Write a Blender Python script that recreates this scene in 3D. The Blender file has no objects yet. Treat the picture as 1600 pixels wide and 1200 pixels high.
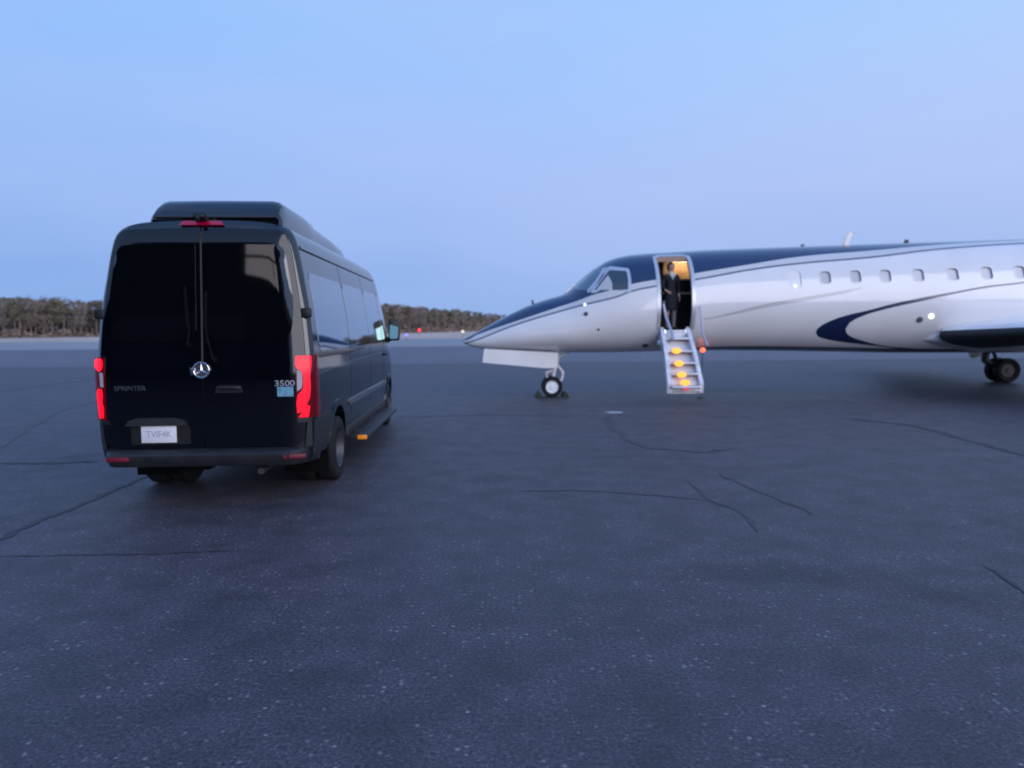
import bpy, bmesh, math, random
import numpy as np
from mathutils import Vector, Matrix, Euler
R = math.radians
PI = math.pi
SC = bpy.context.scene
COL = SC.collection

# ------------------------------------------------------------------ camera
FPX = 1100.0
CAMH = 1.62
PITCH, ROLL = 4.52, -0.5
cam_d = bpy.data.cameras.new('camera')
cam = bpy.data.objects.new('camera', cam_d)
COL.objects.link(cam)
cam_d.sensor_width = 36.0
cam_d.lens = FPX / 1600 * 36
cam_d.clip_start = 0.05
cam_d.clip_end = 6000
CM = Euler((R(90 - PITCH), 0, 0)).to_matrix() @ Matrix.Rotation(R(ROLL), 3, 'Z')
cam.matrix_world = Matrix.Translation((0, 0, CAMH)) @ CM.to_4x4()
cam_d.dof.use_dof = True
cam_d.dof.focus_distance = 3.2
cam_d.dof.aperture_fstop = 2.0
SC.camera = cam

# ------------------------------------------------------------------ world, dusk sky
w = bpy.data.worlds.new('World')
SC.world = w
w.use_nodes = True
nt = w.node_tree
nt.nodes.clear()
def N(nt, typ, **kw):
    n = nt.nodes.new(typ)
    for k, v in kw.items():
        if k in n.inputs.keys() if isinstance(k, str) else False:
            n.inputs[k].default_value = v
        else:
            setattr(n, k, v)
    return n
def ramp(nt, stops, interp='EASE'):
    r = nt.nodes.new('ShaderNodeValToRGB')
    r.color_ramp.interpolation = interp
    e = r.color_ramp.elements
    while len(e) > 1: e.remove(e[-1])
    e[0].position = stops[0][0]; e[0].color = (*stops[0][1], 1)
    for p, c in stops[1:]:
        x = e.new(p); x.color = (*c, 1)
    return r
def srgb(r, g, b):
    f = lambda c: (c/255/12.92) if c/255 <= 0.04045 else ((c/255+0.055)/1.055)**2.4
    return (f(r), f(g), f(b))
out = N(nt, 'ShaderNodeOutputWorld')
bg = N(nt, 'ShaderNodeBackground')
bg.inputs['Strength'].default_value = 1.0
tc = N(nt, 'ShaderNodeTexCoord')
sep = N(nt, 'ShaderNodeSeparateXYZ')
nt.links.new(tc.outputs['Generated'], sep.inputs[0])
rp = ramp(nt, [(0.0, srgb(60, 62, 80)), (0.495, srgb(110, 120, 150)), (0.502, srgb(146, 178, 232)), (0.54, srgb(148, 180, 236)),
               (0.59, srgb(165, 192, 246)), (0.64, srgb(164, 197, 252)), (0.70, srgb(158, 200, 255)), (0.80, srgb(140, 186, 252)), (1.0, srgb(112, 160, 238))], 'LINEAR')
mz = N(nt, 'ShaderNodeMath', operation='MULTIPLY_ADD')
mz.inputs[1].default_value = 0.5; mz.inputs[2].default_value = 0.5
nt.links.new(sep.outputs['Z'], mz.inputs[0])
nt.links.new(mz.outputs[0], rp.inputs[0])
# left side of the view is a cooler blue, right is paler lavender
mpx = N(nt, 'ShaderNodeMapRange')
mpx.inputs['From Min'].default_value = -0.6; mpx.inputs['From Max'].default_value = 0.6
nt.links.new(sep.outputs['X'], mpx.inputs['Value'])
tint = ramp(nt, [(0.0, (0.84, 0.93, 0.99)), (0.5, (1.0, 1.0, 1.0)), (1.0, (1.20, 1.10, 1.0))], 'LINEAR')
nt.links.new(mpx.outputs[0], tint.inputs[0])
mul = N(nt, 'ShaderNodeMix', data_type='RGBA', blend_type='MULTIPLY')
mul.inputs[0].default_value = 1
nt.links.new(rp.outputs[0], mul.inputs[6]); nt.links.new(tint.outputs[0], mul.inputs[7])
# afterglow of the sunset behind the camera
gy = N(nt, 'ShaderNodeMapRange'); gy.inputs['From Min'].default_value = 0.15; gy.inputs['From Max'].default_value = -0.9
nt.links.new(sep.outputs['Y'], gy.inputs['Value'])
glow_r = ramp(nt, [(0.0, (1, 1, 1)), (1.0, (1.08, 1.04, 1.0))], 'EASE')
nt.links.new(gy.outputs[0], glow_r.inputs[0])
mulg = N(nt, 'ShaderNodeMix', data_type='RGBA', blend_type='MULTIPLY'); mulg.inputs[0].default_value = 1
nt.links.new(mul.outputs[2], mulg.inputs[6]); nt.links.new(glow_r.outputs[0], mulg.inputs[7])
mul = mulg
# faint high veil of cloud
mp = N(nt, 'ShaderNodeMapping')
mp.inputs['Scale'].default_value = (1.1, 1.1, 4.5)
mp.inputs['Rotation'].default_value = (0.12, 0.1, 0.4)
nt.links.new(tc.outputs['Generated'], mp.inputs[0])
nz = N(nt, 'ShaderNodeTexNoise')
nz.inputs['Scale'].default_value = 1.6; nz.inputs['Detail'].default_value = 4; nz.inputs['Roughness'].default_value = 0.5
nt.links.new(mp.outputs[0], nz.inputs['Vector'])
cr = ramp(nt, [(0.38, (0, 0, 0)), (0.75, (1, 1, 1))])
nt.links.new(nz.outputs[0], cr.inputs[0])
cm = N(nt, 'ShaderNodeMath', operation='MULTIPLY'); cm.inputs[1].default_value = 0.45
nt.links.new(cr.outputs[0], cm.inputs[0])
veil = N(nt, 'ShaderNodeMix', data_type='RGBA')
nt.links.new(cm.outputs[0], veil.inputs[0]); nt.links.new(mul.outputs[2], veil.inputs[6])
veil.inputs[7].default_value = (*srgb(176, 198, 248), 1)
nt.links.new(veil.outputs[2], bg.inputs['Color'])
nt.links.new(bg.outputs[0], out.inputs[0])
# last light of a sun already down: very weak, very soft
sd = bpy.data.lights.new('sun', 'SUN'); sd.energy = 2.9; sd.angle = R(70); sd.color = (0.95, 0.91, 0.97)
sun = bpy.data.objects.new('sun', sd); COL.objects.link(sun)
sun.rotation_euler = Euler((R(86), 0, R(36)))
SC.view_settings.view_transform = 'Standard'
SC.view_settings.look = 'None'
SC.view_settings.exposure = 0.0
SC.view_settings.gamma = 1.0

# ------------------------------------------------------------------ helpers
def ray(px, py):
    return CM @ Vector(((px - 800) / FPX, (600 - py) / FPX, -1.0))
def PY(px, py, Y):
    d = ray(px, py); t = Y / d.y
    return Vector((d.x * t, Y, CAMH + d.z * t))
def G(px, py, z=0.0):
    d = ray(px, py); t = (z - CAMH) / d.z
    return Vector((d.x * t, d.y * t, z))

def mat(name, col, rough=0.5, metal=0.0, spec=0.5, coat=0.0, emit=None, es=0.0, var=0.0, vscale=3.0, bump=0.0, bscale=40.0, trans=0.0):
    m = bpy.data.materials.new(name); m.use_nodes = True
    nt = m.node_tree; b = nt.nodes['Principled BSDF']
    b.inputs['Base Color'].default_value = (*col, 1)
    b.inputs['Roughness'].default_value = rough
    b.inputs['Metallic'].default_value = metal
    b.inputs['Specular IOR Level'].default_value = spec
    b.inputs['Coat Weight'].default_value = coat
    b.inputs['Coat Roughness'].default_value = 0.05
    b.inputs['Transmission Weight'].default_value = trans
    if emit:
        b.inputs['Emission Color'].default_value = (*emit, 1)
        b.inputs['Emission Strength'].default_value = es
    if var > 0:
        t = nt.nodes.new('ShaderNodeTexCoord'); n = nt.nodes.new('ShaderNodeTexNoise')
        n.inputs['Scale'].default_value = vscale; n.inputs['Detail'].default_value = 6
        nt.links.new(t.outputs['Object'], n.inputs['Vector'])
        r = ramp(nt, [(0.3, tuple(c*(1-var) for c in col)), (0.7, tuple(min(1, c*(1+var)) for c in col))])
        nt.links.new(n.outputs[0], r.inputs[0]); nt.links.new(r.outputs[0], b.inputs['Base Color'])
        mr = nt.nodes.new('ShaderNodeMapRange')
        mr.inputs['To Min'].default_value = max(0, rough*(1-var)); mr.inputs['To Max'].default_value = min(1, rough*(1+var)+0.02)
        nt.links.new(n.outputs[0], mr.inputs['Value']); nt.links.new(mr.outputs[0], b.inputs['Roughness'])
    if bump > 0:
        t = nt.nodes.new('ShaderNodeTexCoord'); n = nt.nodes.new('ShaderNodeTexNoise')
        n.inputs['Scale'].default_value = bscale; n.inputs['Detail'].default_value = 4
        nt.links.new(t.outputs['Object'], n.inputs['Vector'])
        bp = nt.nodes.new('ShaderNodeBump'); bp.inputs['Strength'].default_value = bump; bp.inputs['Distance'].default_value = 0.02
        nt.links.new(n.outputs[0], bp.inputs['Height']); nt.links.new(bp.outputs[0], b.inputs['Normal'])
    return m

def tag(o, label=None, cat=None, group=None, kind=None):
    if label: o['label'] = label
    if cat: o['category'] = cat
    if group: o['group'] = group
    if kind: o['kind'] = kind
    return o
def empty(name, loc, rz=0, label=None, cat=None, group=None):
    o = bpy.data.objects.new(name, None); COL.objects.link(o)
    o.empty_display_size = 0.2
    o.location = loc; o.rotation_euler = (0, 0, rz)
    return tag(o, label, cat, group)
def build(bm, name, mats, parent=None, smooth=40, fix=True):
    if fix: bmesh.ops.recalc_face_normals(bm, faces=bm.faces)
    me = bpy.data.meshes.new(name); bm.to_mesh(me); bm.free()
    if not isinstance(mats, (list, tuple)): mats = [mats]
    for m in mats: me.materials.append(m)
    o = bpy.data.objects.new(name, me); COL.objects.link(o)
    if smooth:
        for p in me.polygons: p.use_smooth = True
        if smooth < 180: me.set_sharp_from_angle(angle=R(smooth))
    if parent: o.parent = parent
    return o
def BM(): return bmesh.new()
def box(bm, c, s, rot=None, bevel=0.0, mi=0):
    r = bmesh.ops.create_cube(bm, size=1)
    vs = r['verts']
    for v in vs: v.co = Vector((v.co.x*s[0], v.co.y*s[1], v.co.z*s[2]))
    if bevel > 0:
        es = list({e for v in vs for e in v.link_edges})
        rb = bmesh.ops.bevel(bm, geom=es, offset=bevel, segments=2, affect='EDGES', profile=0.5)
        vs = list({v for f in rb['faces'] for v in f.verts} | set(v for v in vs if v.is_valid))
    fs = list({f for v in vs for f in v.link_faces})
    for f in fs: f.material_index = mi
    M = rot.to_matrix() if isinstance(rot, Euler) else rot
    for v in vs:
        if M is not None: v.co = M @ v.co
        v.co += Vector(c)
    return vs
def frame_from(d):
    d = d.normalized()
    a = Vector((0, 0, 1)) if abs(d.z) < 0.9 else Vector((1, 0, 0))
    u = d.cross(a).normalized(); v = d.cross(u).normalized()
    return u, v
def tube(bm, pts, r, n=10, cap=True, mi=0):
    pts = [Vector(p) for p in pts]
    rs = r if isinstance(r, (list, tuple)) else [r]*len(pts)
    rings = []
    u0 = None
    for i, p in enumerate(pts):
        d = (pts[min(i+1, len(pts)-1)] - pts[max(i-1, 0)])
        if u0 is None: u, v = frame_from(d)
        else:
            dn = d.normalized(); u = (u0 - dn*u0.dot(dn)).normalized(); v = dn.cross(u).normalized()
        u0 = u
        rings.append([bm.verts.new(p + (u*math.cos(a) + v*math.sin(a))*rs[i]) for a in [2*PI*k/n for k in range(n)]])
    for A, B in zip(rings, rings[1:]):
        for k in range(n):
            f = bm.faces.new((A[k], A[(k+1) % n], B[(k+1) % n], B[k])); f.material_index = mi
    if cap:
        for rg in (rings[0], rings[-1]):
            f = bm.faces.new(rg); f.material_index = mi
    return rings
def lathe(bm, prof, c, axis, n=40, mi=0):
    """prof: (radius, along) pairs round an axis through c"""
    ax = Vector(axis).normalized(); u, v = frame_from(ax); c = Vector(c)
    rings = []
    for (r, a) in prof:
        if r < 1e-6: rings.append([bm.verts.new(c + ax*a)])
        else: rings.append([bm.verts.new(c + ax*a + (u*math.cos(t) + v*math.sin(t))*r) for t in [2*PI*k/n for k in range(n)]])
    for A, B in zip(rings, rings[1:]):
        if len(A) == 1 and len(B) == 1: continue
        for k in range(n):
            if len(A) == 1: f = bm.faces.new((A[0], B[(k+1) % n], B[k]))
            elif len(B) == 1: f = bm.faces.new((A[k], A[(k+1) % n], B[0]))
            else: f = bm.faces.new((A[k], A[(k+1) % n], B[(k+1) % n], B[k]))
            f.material_index = mi
def loft(bm, rings, cap0=True, cap1=True, closed=True, mi=0):
    vr = [[bm.verts.new(p) for p in r] for r in rings]
    n = len(vr[0])
    for A, B in zip(vr, vr[1:]):
        for k in range(n if closed else n-1):
            f = bm.faces.new((A[k], A[(k+1) % n], B[(k+1) % n], B[k])); f.material_index = mi
    if cap0: bm.faces.new(vr[0]).material_index = mi
    if cap1: bm.faces.new(vr[-1]).material_index = mi
    return vr
def prism(bm, poly, a, b, axis='y', mi=0):
    """poly 2D extruded from a to b; axis y: poly=(x,z); axis x: poly=(y,z); axis z: poly=(x,y)"""
    f3 = {'y': lambda p, t: (p[0], t, p[1]), 'x': lambda p, t: (t, p[0], p[1]), 'z': lambda p, t: (p[0], p[1], t)}[axis]
    return loft(bm, [[f3(p, a) for p in poly], [f3(p, b) for p in poly]], mi=mi)
def rpoly(pts, r, n=5):
    """round the corners of a 2D polygon"""
    res = []
    m = len(pts)
    rr = r if isinstance(r, (list, tuple)) else [r]*m
    for i in range(m):
        p0, p1, p2 = Vector(pts[i-1]), Vector(pts[i]), Vector(pts[(i+1) % m])
        a = (p0-p1); b = (p2-p1)
        q = min(rr[i], a.length*0.49, b.length*0.49)
        s = p1 + a.normalized()*q; e = p1 + b.normalized()*q
        for k in range(n+1):
            t = k/n
            res.append(tuple((1-t)**2*s + 2*t*(1-t)*p1 + t*t*e))
    return res
def patch(bm, poly, fn, step=0.06, thick=0.0, mi=0):
    """polygon in (u,v) laid on the surface fn(u,v,d) with a skirt of depth thick"""
    b2 = bmesh.new()
    b2.faces.new([b2.verts.new((p[0], p[1], 0)) for p in poly])
    us = [p[0] for p in poly]; vs = [p[1] for p in poly]
    for ax, lo, hi in ((0, min(us), max(us)), (1, min(vs), max(vs))):
        k = max(1, int((hi-lo)/step))
        for i in range(1, k):
            c = lo + (hi-lo)*i/k
            no = (1, 0, 0) if ax == 0 else (0, 1, 0)
            co = (c, 0, 0) if ax == 0 else (0, c, 0)
            bmesh.ops.bisect_plane(b2, geom=b2.verts[:]+b2.edges[:]+b2.faces[:], plane_co=co, plane_no=no)
    mp = {}
    for v in b2.verts: mp[v] = bm.verts.new(fn(v.co.x, v.co.y, 0.0))
    for f in b2.faces:
        bm.faces.new([mp[v] for v in f.verts]).material_index = mi
    if thick > 0:
        lo = {}
        for e in b2.edges:
            if len(e.link_faces) == 1:
                for v in e.verts:
                    if v not in lo: lo[v] = bm.verts.new(fn(v.co.x, v.co.y, -thick))
                a, c = e.verts
                bm.faces.new((mp[a], mp[c], lo[c], lo[a])).material_index = mi
    b2.free()
def ringframe(bm, outer, inner, fn, thick=0.01, mi=0):
    n = len(outer)
    o1 = [bm.verts.new(fn(p[0], p[1], 0)) for p in outer]; i1 = [bm.verts.new(fn(p[0], p[1], 0)) for p in inner]
    o0 = [bm.verts.new(fn(p[0], p[1], -thick)) for p in outer]; i0 = [bm.verts.new(fn(p[0], p[1], -thick)) for p in inner]
    for k in range(n):
        j = (k+1) % n
        for q in ((o1[k], o1[j], i1[j], i1[k]), (o0[k], o0[j], o1[j], o1[k]), (i1[k], i1[j], i0[j], i0[k])):
            bm.faces.new(q).material_index = mi
def dens(poly, step=0.08):
    res = []
    m = len(poly)
    for i in range(m):
        a, b = Vector(poly[i]), Vector(poly[(i+1) % m])
        k = max(1, int((b-a).length/step))
        for j in range(k): res.append(tuple(a + (b-a)*j/k))
    return res
def herm(xs, ys):
    """smooth interpolation through points (monotone in x)"""
    xs = np.array(xs, float); ys = np.array(ys, float)
    d = np.diff(ys)/np.diff(xs)
    m = np.zeros(len(xs)); m[0] = d[0]; m[-1] = d[-1]
    for i in range(1, len(xs)-1):
        if d[i-1]*d[i] <= 0: m[i] = 0
        else:
            w1 = 2*(xs[i+1]-xs[i]) + (xs[i]-xs[i-1]); w2 = (xs[i+1]-xs[i]) + 2*(xs[i]-xs[i-1])
            m[i] = (w1+w2)/(w1/d[i-1]+w2/d[i])
    def f(x):
        x = min(max(x, xs[0]), xs[-1])
        i = min(max(int(np.searchsorted(xs, x))-1, 0), len(xs)-2)
        h = xs[i+1]-xs[i]; t = (x-xs[i])/h
        return float((2*t**3-3*t**2+1)*ys[i] + (t**3-2*t**2+t)*h*m[i] + (-2*t**3+3*t**2)*ys[i+1] + (t**3-t**2)*h*m[i+1])
    return f
def apply_bool(o, cutters):
    """difference of o with each cutter mesh object, baked"""
    for c in cutters:
        md = o.modifiers.new('cut', 'BOOLEAN'); md.operation = 'DIFFERENCE'; md.object = c; md.solver = 'EXACT'
        md.use_hole_tolerant = True
    dg = bpy.context.evaluated_depsgraph_get()
    dg.update()
    me = bpy.data.meshes.new_from_object(o.evaluated_get(dg))
    o.modifiers.clear()
    old = o.data; o.data = me; me.name = old.name
    for c in cutters:
        bpy.data.objects.remove(c)
    return o
def baked(o):
    dg = bpy.context.evaluated_depsgraph_get(); dg.update()
    me = bpy.data.meshes.new_from_object(o.evaluated_get(dg))
    o.modifiers.clear(); o.data = me
    return o
def skin(name, joints, bones, m, parent, sub=2, root=0):
    me = bpy.data.meshes.new(name)
    me.from_pydata([j[0] for j in joints], bones, [])
    o = bpy.data.objects.new(name, me); COL.objects.link(o)
    sk = o.modifiers.new('skin', 'SKIN'); sk.use_smooth_shade = True
    for i, j in enumerate(joints):
        rr = j[1] if isinstance(j[1], tuple) else (j[1], j[1])
        me.skin_vertices[0].data[i].radius = rr
        me.skin_vertices[0].data[i].use_root = (i == root)
    sb = o.modifiers.new('sub', 'SUBSURF'); sb.levels = sub; sb.render_levels = sub
    baked(o)
    o.data.materials.clear(); o.data.materials.append(m)
    for p in o.data.polygons: p.use_smooth = True; p.material_index = 0
    o.parent = parent
    return o
def text_bm(bm, txt, size, M, depth=0.003, mi=0, sx=1.0):
    c = bpy.data.curves.new('t', 'FONT'); c.body = txt; c.size = size; c.align_x = 'CENTER'; c.align_y = 'CENTER'; c.extrude = depth
    o = bpy.data.objects.new('t', c); COL.objects.link(o)
    dg = bpy.context.evaluated_depsgraph_get(); dg.update()
    me = bpy.data.meshes.new_from_object(o.evaluated_get(dg))
    b2 = bmesh.new(); b2.from_mesh(me)
    mp = {v: bm.verts.new(M @ Vector((v.co.x*sx, v.co.y, v.co.z))) for v in b2.verts}
    for f in b2.faces:
        try: bm.faces.new([mp[v] for v in f.verts]).material_index = mi
        except ValueError: pass
    b2.free(); bpy.data.objects.remove(o); bpy.data.meshes.remove(me)

# ------------------------------------------------------------------ ground materials
def asphalt_mat(name='asphalt', k=1.0):
    m = bpy.data.materials.new(name); m.use_nodes = True
    nt = m.node_tree; b = nt.nodes['Principled BSDF']
    L = nt.links.new
    tc = N(nt, 'ShaderNodeTexCoord')
    big = N(nt, 'ShaderNodeTexNoise'); big.inputs['Scale'].default_value = 0.22; big.inputs['Detail'].default_value = 5; big.inputs['Roughness'].default_value = 0.55
    mpg = N(nt, 'ShaderNodeMapping'); mpg.inputs['Scale'].default_value = (0.45, 1.3, 1); mpg.inputs['Rotation'].default_value = (0, 0, 0.25)
    L(tc.outputs['Object'], mpg.inputs[0]); L(mpg.outputs[0], big.inputs['Vector'])
    r1 = ramp(nt, [(0.30, (0.062*k, 0.054*k, 0.064*k)), (0.5, (0.074*k, 0.066*k, 0.082*k)), (0.72, (0.087*k, 0.075*k, 0.089*k))])
    L(big.outputs[0], r1.inputs[0])
    mid = N(nt, 'ShaderNodeTexNoise'); mid.inputs['Scale'].default_value = 2.6; mid.inputs['Detail'].default_value = 7; mid.inputs['Roughness'].default_value = 0.6
    L(tc.outputs['Object'], mid.inputs['Vector'])
    r2 = ramp(nt, [(0.3, (0.80, 0.82, 0.80)), (0.7, (1.20, 1.17, 1.20))])
    L(mid.outputs[0], r2.inputs[0])
    mx = N(nt, 'ShaderNodeMix', data_type='RGBA', blend_type='MULTIPLY'); mx.inputs[0].default_value = 1
    L(r1.outputs[0], mx.inputs[6]); L(r2.outputs[0], mx.inputs[7])
    # oil and tyre grime: soft darker blotches with a shape of their own
    st = N(nt, 'ShaderNodeTexNoise'); st.inputs['Scale'].default_value = 0.75; st.inputs['Detail'].default_value = 4; st.inputs['Distortion'].default_value = 0.8
    mps = N(nt, 'ShaderNodeMapping'); mps.inputs['Scale'].default_value = (0.55, 1.0, 1); mps.inputs['Location'].default_value = (3.3, 1.7, 0)
    L(tc.outputs['Object'], mps.inputs[0]); L(mps.outputs[0], st.inputs['Vector'])
    rs_ = ramp(nt, [(0.56, (1, 1, 1)), (0.70, (0.72, 0.72, 0.74))])
    L(st.outputs[0], rs_.inputs[0])
    mxs = N(nt, 'ShaderNodeMix', data_type='RGBA', blend_type='MULTIPLY'); mxs.inputs[0].default_value = 1
    L(mx.outputs[2], mxs.inputs[6]); L(rs_.outputs[0], mxs.inputs[7]); mx = mxs
    # grain
    gr = N(nt, 'ShaderNodeTexNoise'); gr.inputs['Scale'].default_value = 55; gr.inputs['Detail'].default_value = 3; gr.inputs['Roughness'].default_value = 0.7
    L(tc.outputs['Object'], gr.inputs['Vector'])
    r3 = ramp(nt, [(0.35, (0.55, 0.55, 0.55)), (0.5, (0.95, 0.95, 0.95)), (0.68, (1.6, 1.6, 1.6))])
    L(gr.outputs[0], r3.inputs[0])
    mx2 = N(nt, 'ShaderNodeMix', data_type='RGBA', blend_type='MULTIPLY'); mx2.inputs[0].default_value = 1
    L(mx.outputs[2], mx2.inputs[6]); L(r3.outputs[0], mx2.inputs[7])
    col = mx2.outputs[2]
    # exposed pale stones, two sizes
    for sc, cut, rad, c in ((27, 0.74, 0.36, (0.225, 0.21, 0.235)), (58, 0.62, 0.42, (0.155, 0.143, 0.155)), (15, 0.95, 0.18, (0.28, 0.26, 0.28))):
        vo = N(nt, 'ShaderNodeTexVoronoi'); vo.inputs['Scale'].default_value = sc; vo.inputs['Randomness'].default_value = 1.0
        L(tc.outputs['Object'], vo.inputs['Vector'])
        sp = N(nt, 'ShaderNodeSeparateColor'); L(vo.outputs['Color'], sp.inputs[0])
        g1 = N(nt, 'ShaderNodeMapRange'); g1.inputs['From Min'].default_value = cut; g1.inputs['From Max'].default_value = 1.0
        L(sp.outputs[0], g1.inputs['Value'])
        d1 = N(nt, 'ShaderNodeMapRange'); d1.inputs['From Min'].default_value = rad; d1.inputs['From Max'].default_value = rad*0.45
        L(vo.outputs['Distance'], d1.inputs['Value'])
        mm = N(nt, 'ShaderNodeMath', operation='MULTIPLY'); L(g1.outputs[0], mm.inputs[0]); L(d1.outputs[0], mm.inputs[1])
        mk = N(nt, 'ShaderNodeMath', operation='MULTIPLY'); mk.use_clamp = True
        mr = N(nt, 'ShaderNodeMapRange'); mr.inputs['From Min'].default_value = 0.38; mr.inputs['From Max'].default_value = 0.6
        mr.inputs['To Min'].default_value = 0.25; mr.inputs['To Max'].default_value = 1.5
        L(mid.outputs[0], mr.inputs['Value']); L(mm.outputs[0], mk.inputs[0]); L(mr.outputs[0], mk.inputs[1])
        mc = N(nt, 'ShaderNodeMix', data_type='RGBA'); L(mk.outputs[0], mc.inputs[0]); L(col, mc.inputs[6]); mc.inputs[7].default_value = (*c, 1)
        col = mc.outputs[2]
    L(col, b.inputs['Base Color'])
    b.inputs['Roughness'].default_value = 0.62
    b.inputs['Specular IOR Level'].default_value = 0.32
    rr = N(nt, 'ShaderNodeMapRange'); rr.inputs['To Min'].default_value = 0.50; rr.inputs['To Max'].default_value = 0.68
    L(big.outputs[0], rr.inputs['Value']); L(rr.outputs[0], b.inputs['Roughness'])
    bp = N(nt, 'ShaderNodeBump'); bp.inputs['Strength'].default_value = 0.55; bp.inputs['Distance'].default_value = 0.006
    L(gr.outputs[0], bp.inputs['Height']); L(bp.outputs[0], b.inputs['Normal'])
    return m
M = {}
M['asphalt'] = asphalt_mat()
M['asphalt_pale'] = asphalt_mat('paler_asphalt', 1.75)  # paler copy of the asphalt for the far section
M['crack'] = mat('crack_filler', (0.040, 0.035, 0.043), 0.7, var=0.3, vscale=6)
M['stain'] = mat('worn_asphalt', (0.050, 0.044, 0.053), 0.6, var=0.25, vscale=5, bump=0.3, bscale=60)
M['concrete'] = mat('taxiway_concrete', (0.29, 0.275, 0.285), 0.7, var=0.10, vscale=0.03)
M['drygrass'] = mat('dry_grass', (0.60, 0.45, 0.37), 0.95, var=0.25, vscale=0.06, spec=0.1)
M['marking'] = mat('pale_marking', (0.42, 0.42, 0.42), 0.6, var=0.25, vscale=30)

def sheet(name, pts, z, m, **kw):
    bm = BM(); bm.faces.new([bm.verts.new((p[0], p[1], z)) for p in pts])
    o = build(bm, name, m, smooth=0); bmv = o.data
    return tag(o, kind='structure')
sheet('dry_grass_field', [(-3000, -600), (3000, -600), (3000, 4000), (-3000, 4000)], 0.0-0.012, M['drygrass'])
sheet('taxiway', [(-1200, 55), (1200, 74), (1200, 108), (-1200, 128)], -0.008, M['concrete'])
sheet('apron', [(-500, -160), (500, -160), (500, 74), (-500, 58)], 0.0, M['asphalt'])

sheet('apron_far_section', [(-500, 28.5), (-6, 33), (500, 37), (500, 74.2), (-500, 58.2)], 0.004, M['asphalt_pale'])
def ribbon(name, pix, wd, m, z=0.004, seed=1, jag=0.35, sub=7):
    rnd = random.Random(seed)
    P = [G(*p) for p in pix]
    pts = []
    for a, b in zip(P, P[1:]):
        for k in range(sub):
            t = k/sub
            q = a.lerp(b, t)
            q += Vector((rnd.uniform(-1, 1), rnd.uniform(-1, 1), 0))*wd*jag*1.2
            pts.append(q)
    pts.append(P[-1])
    bm = BM(); prev = None
    for i, q in enumerate(pts):
        d = (pts[min(i+1, len(pts)-1)] - pts[max(0, i-1)]); d.z = 0; d.normalize()
        nrm = Vector((-d.y, d.x, 0))
        taper = min(1, 0.15 + min(i, len(pts)-1-i)/4)
        ww = wd*taper*rnd.uniform(0.5, 1.3)/2
        cur = [bm.verts.new((q.x+nrm.x*ww, q.y+nrm.y*ww, z)), bm.verts.new((q.x-nrm.x*ww, q.y-nrm.y*ww, z))]
        if prev: bm.faces.new((prev[0], prev[1], cur[1], cur[0]))
        prev = cur
    return tag(build(bm, name, m, smooth=0), kind='structure')
ribbon('apron_crack', [(-40, 860), (0, 843), (60, 815), (130, 787), (200, 757), (232, 742)], 0.07, M['crack'], seed=2)
ribbon('apron_crack', [(-30, 724), (60, 724), (110, 723), (153, 721)], 0.10, M['crack'], seed=3)
ribbon('apron_crack', [(-20, 870), (100, 868), (240, 866), (390, 860)], 0.02, M['crack'], seed=4)
ribbon('apron_crack', [(948, 648), (953, 665), (985, 688), (1012, 700), (1100, 706), (1150, 702)], 0.12, M['stain'], seed=5, z=0.0045)
ribbon('apron_crack', [(1075, 752), (1092, 765), (1110, 783), (1150, 795), (1172, 812), (1184, 832)], 0.055, M['stain'], seed=6, jag=.2, sub=5)
ribbon('apron_crack', [(1120, 738), (1150, 752), (1190, 770), (1230, 785), (1275, 805)], 0.05, M['stain'], seed=16)
ribbon('apron_crack', [(1310, 652), (1420, 664), (1520, 690), (1600, 712), (1680, 735)], 0.10, M['crack'], seed=7)
ribbon('apron_crack', [(1538, 884), (1570, 903), (1605, 928), (1660, 960)], 0.028, M['crack'], seed=8)
ribbon('apron_crack', [(800, 768), (900, 766), (1000, 772), (1110, 782)], 0.04, M['stain'], seed=9)
ribbon('apron_crack', [(0, 612), (60, 603), (150, 592)], 0.5, M['stain'], seed=10, jag=0.15)
ribbon('apron_crack', [(0, 700), (60, 660), (100, 640), (150, 628)], 0.10, M['stain'], seed=11)
ribbon('apron_crack', [(620, 652), (760, 648), (900, 650)], 0.10, M['stain'], seed=12)
bm = BM()
c = G(960, 645)
bm.faces.new([bm.verts.new((c.x + math.cos(a)*(0.17+0.02*math.sin(3*a)), c.y + math.sin(a)*0.17, 0.008)) for a in [2*PI*k/20 for k in range(20)]])
tag(build(bm, 'pavement_marking', M['marking'], smooth=0), kind='structure')

# ------------------------------------------------------------------ forest edge
M['bark'] = mat('bark', (0.26, 0.19, 0.16), 0.9, spec=0.1, var=0.3, vscale=2)
M['twig'] = mat('twigs', (0.27, 0.225, 0.195), 0.95, spec=0.05, var=0.4, vscale=0.35)
M['twig2'] = mat('russet_twigs', (0.285, 0.21, 0.17), 0.95, spec=0.05, var=0.4, vscale=0.35)
M['needle'] = mat('pine_needles', (0.175, 0.155, 0.105), 0.9, spec=0.1, var=0.45, vscale=0.5)
def leafquad(bm, p, s, rnd, thin=1.0):
    u = Vector((rnd.gauss(0, 1), rnd.gauss(0, 1), rnd.gauss(0, 1))).normalized(); v = u.orthogonal().normalized()
    v = (Matrix.Rotation(rnd.uniform(0, 6.28), 3, u) @ v)*s*thin; u = u*s
    bm.faces.new([bm.verts.new(p+u+v*0.3), bm.verts.new(p+v), bm.verts.new(p-u), bm.verts.new(p-v)])
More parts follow.
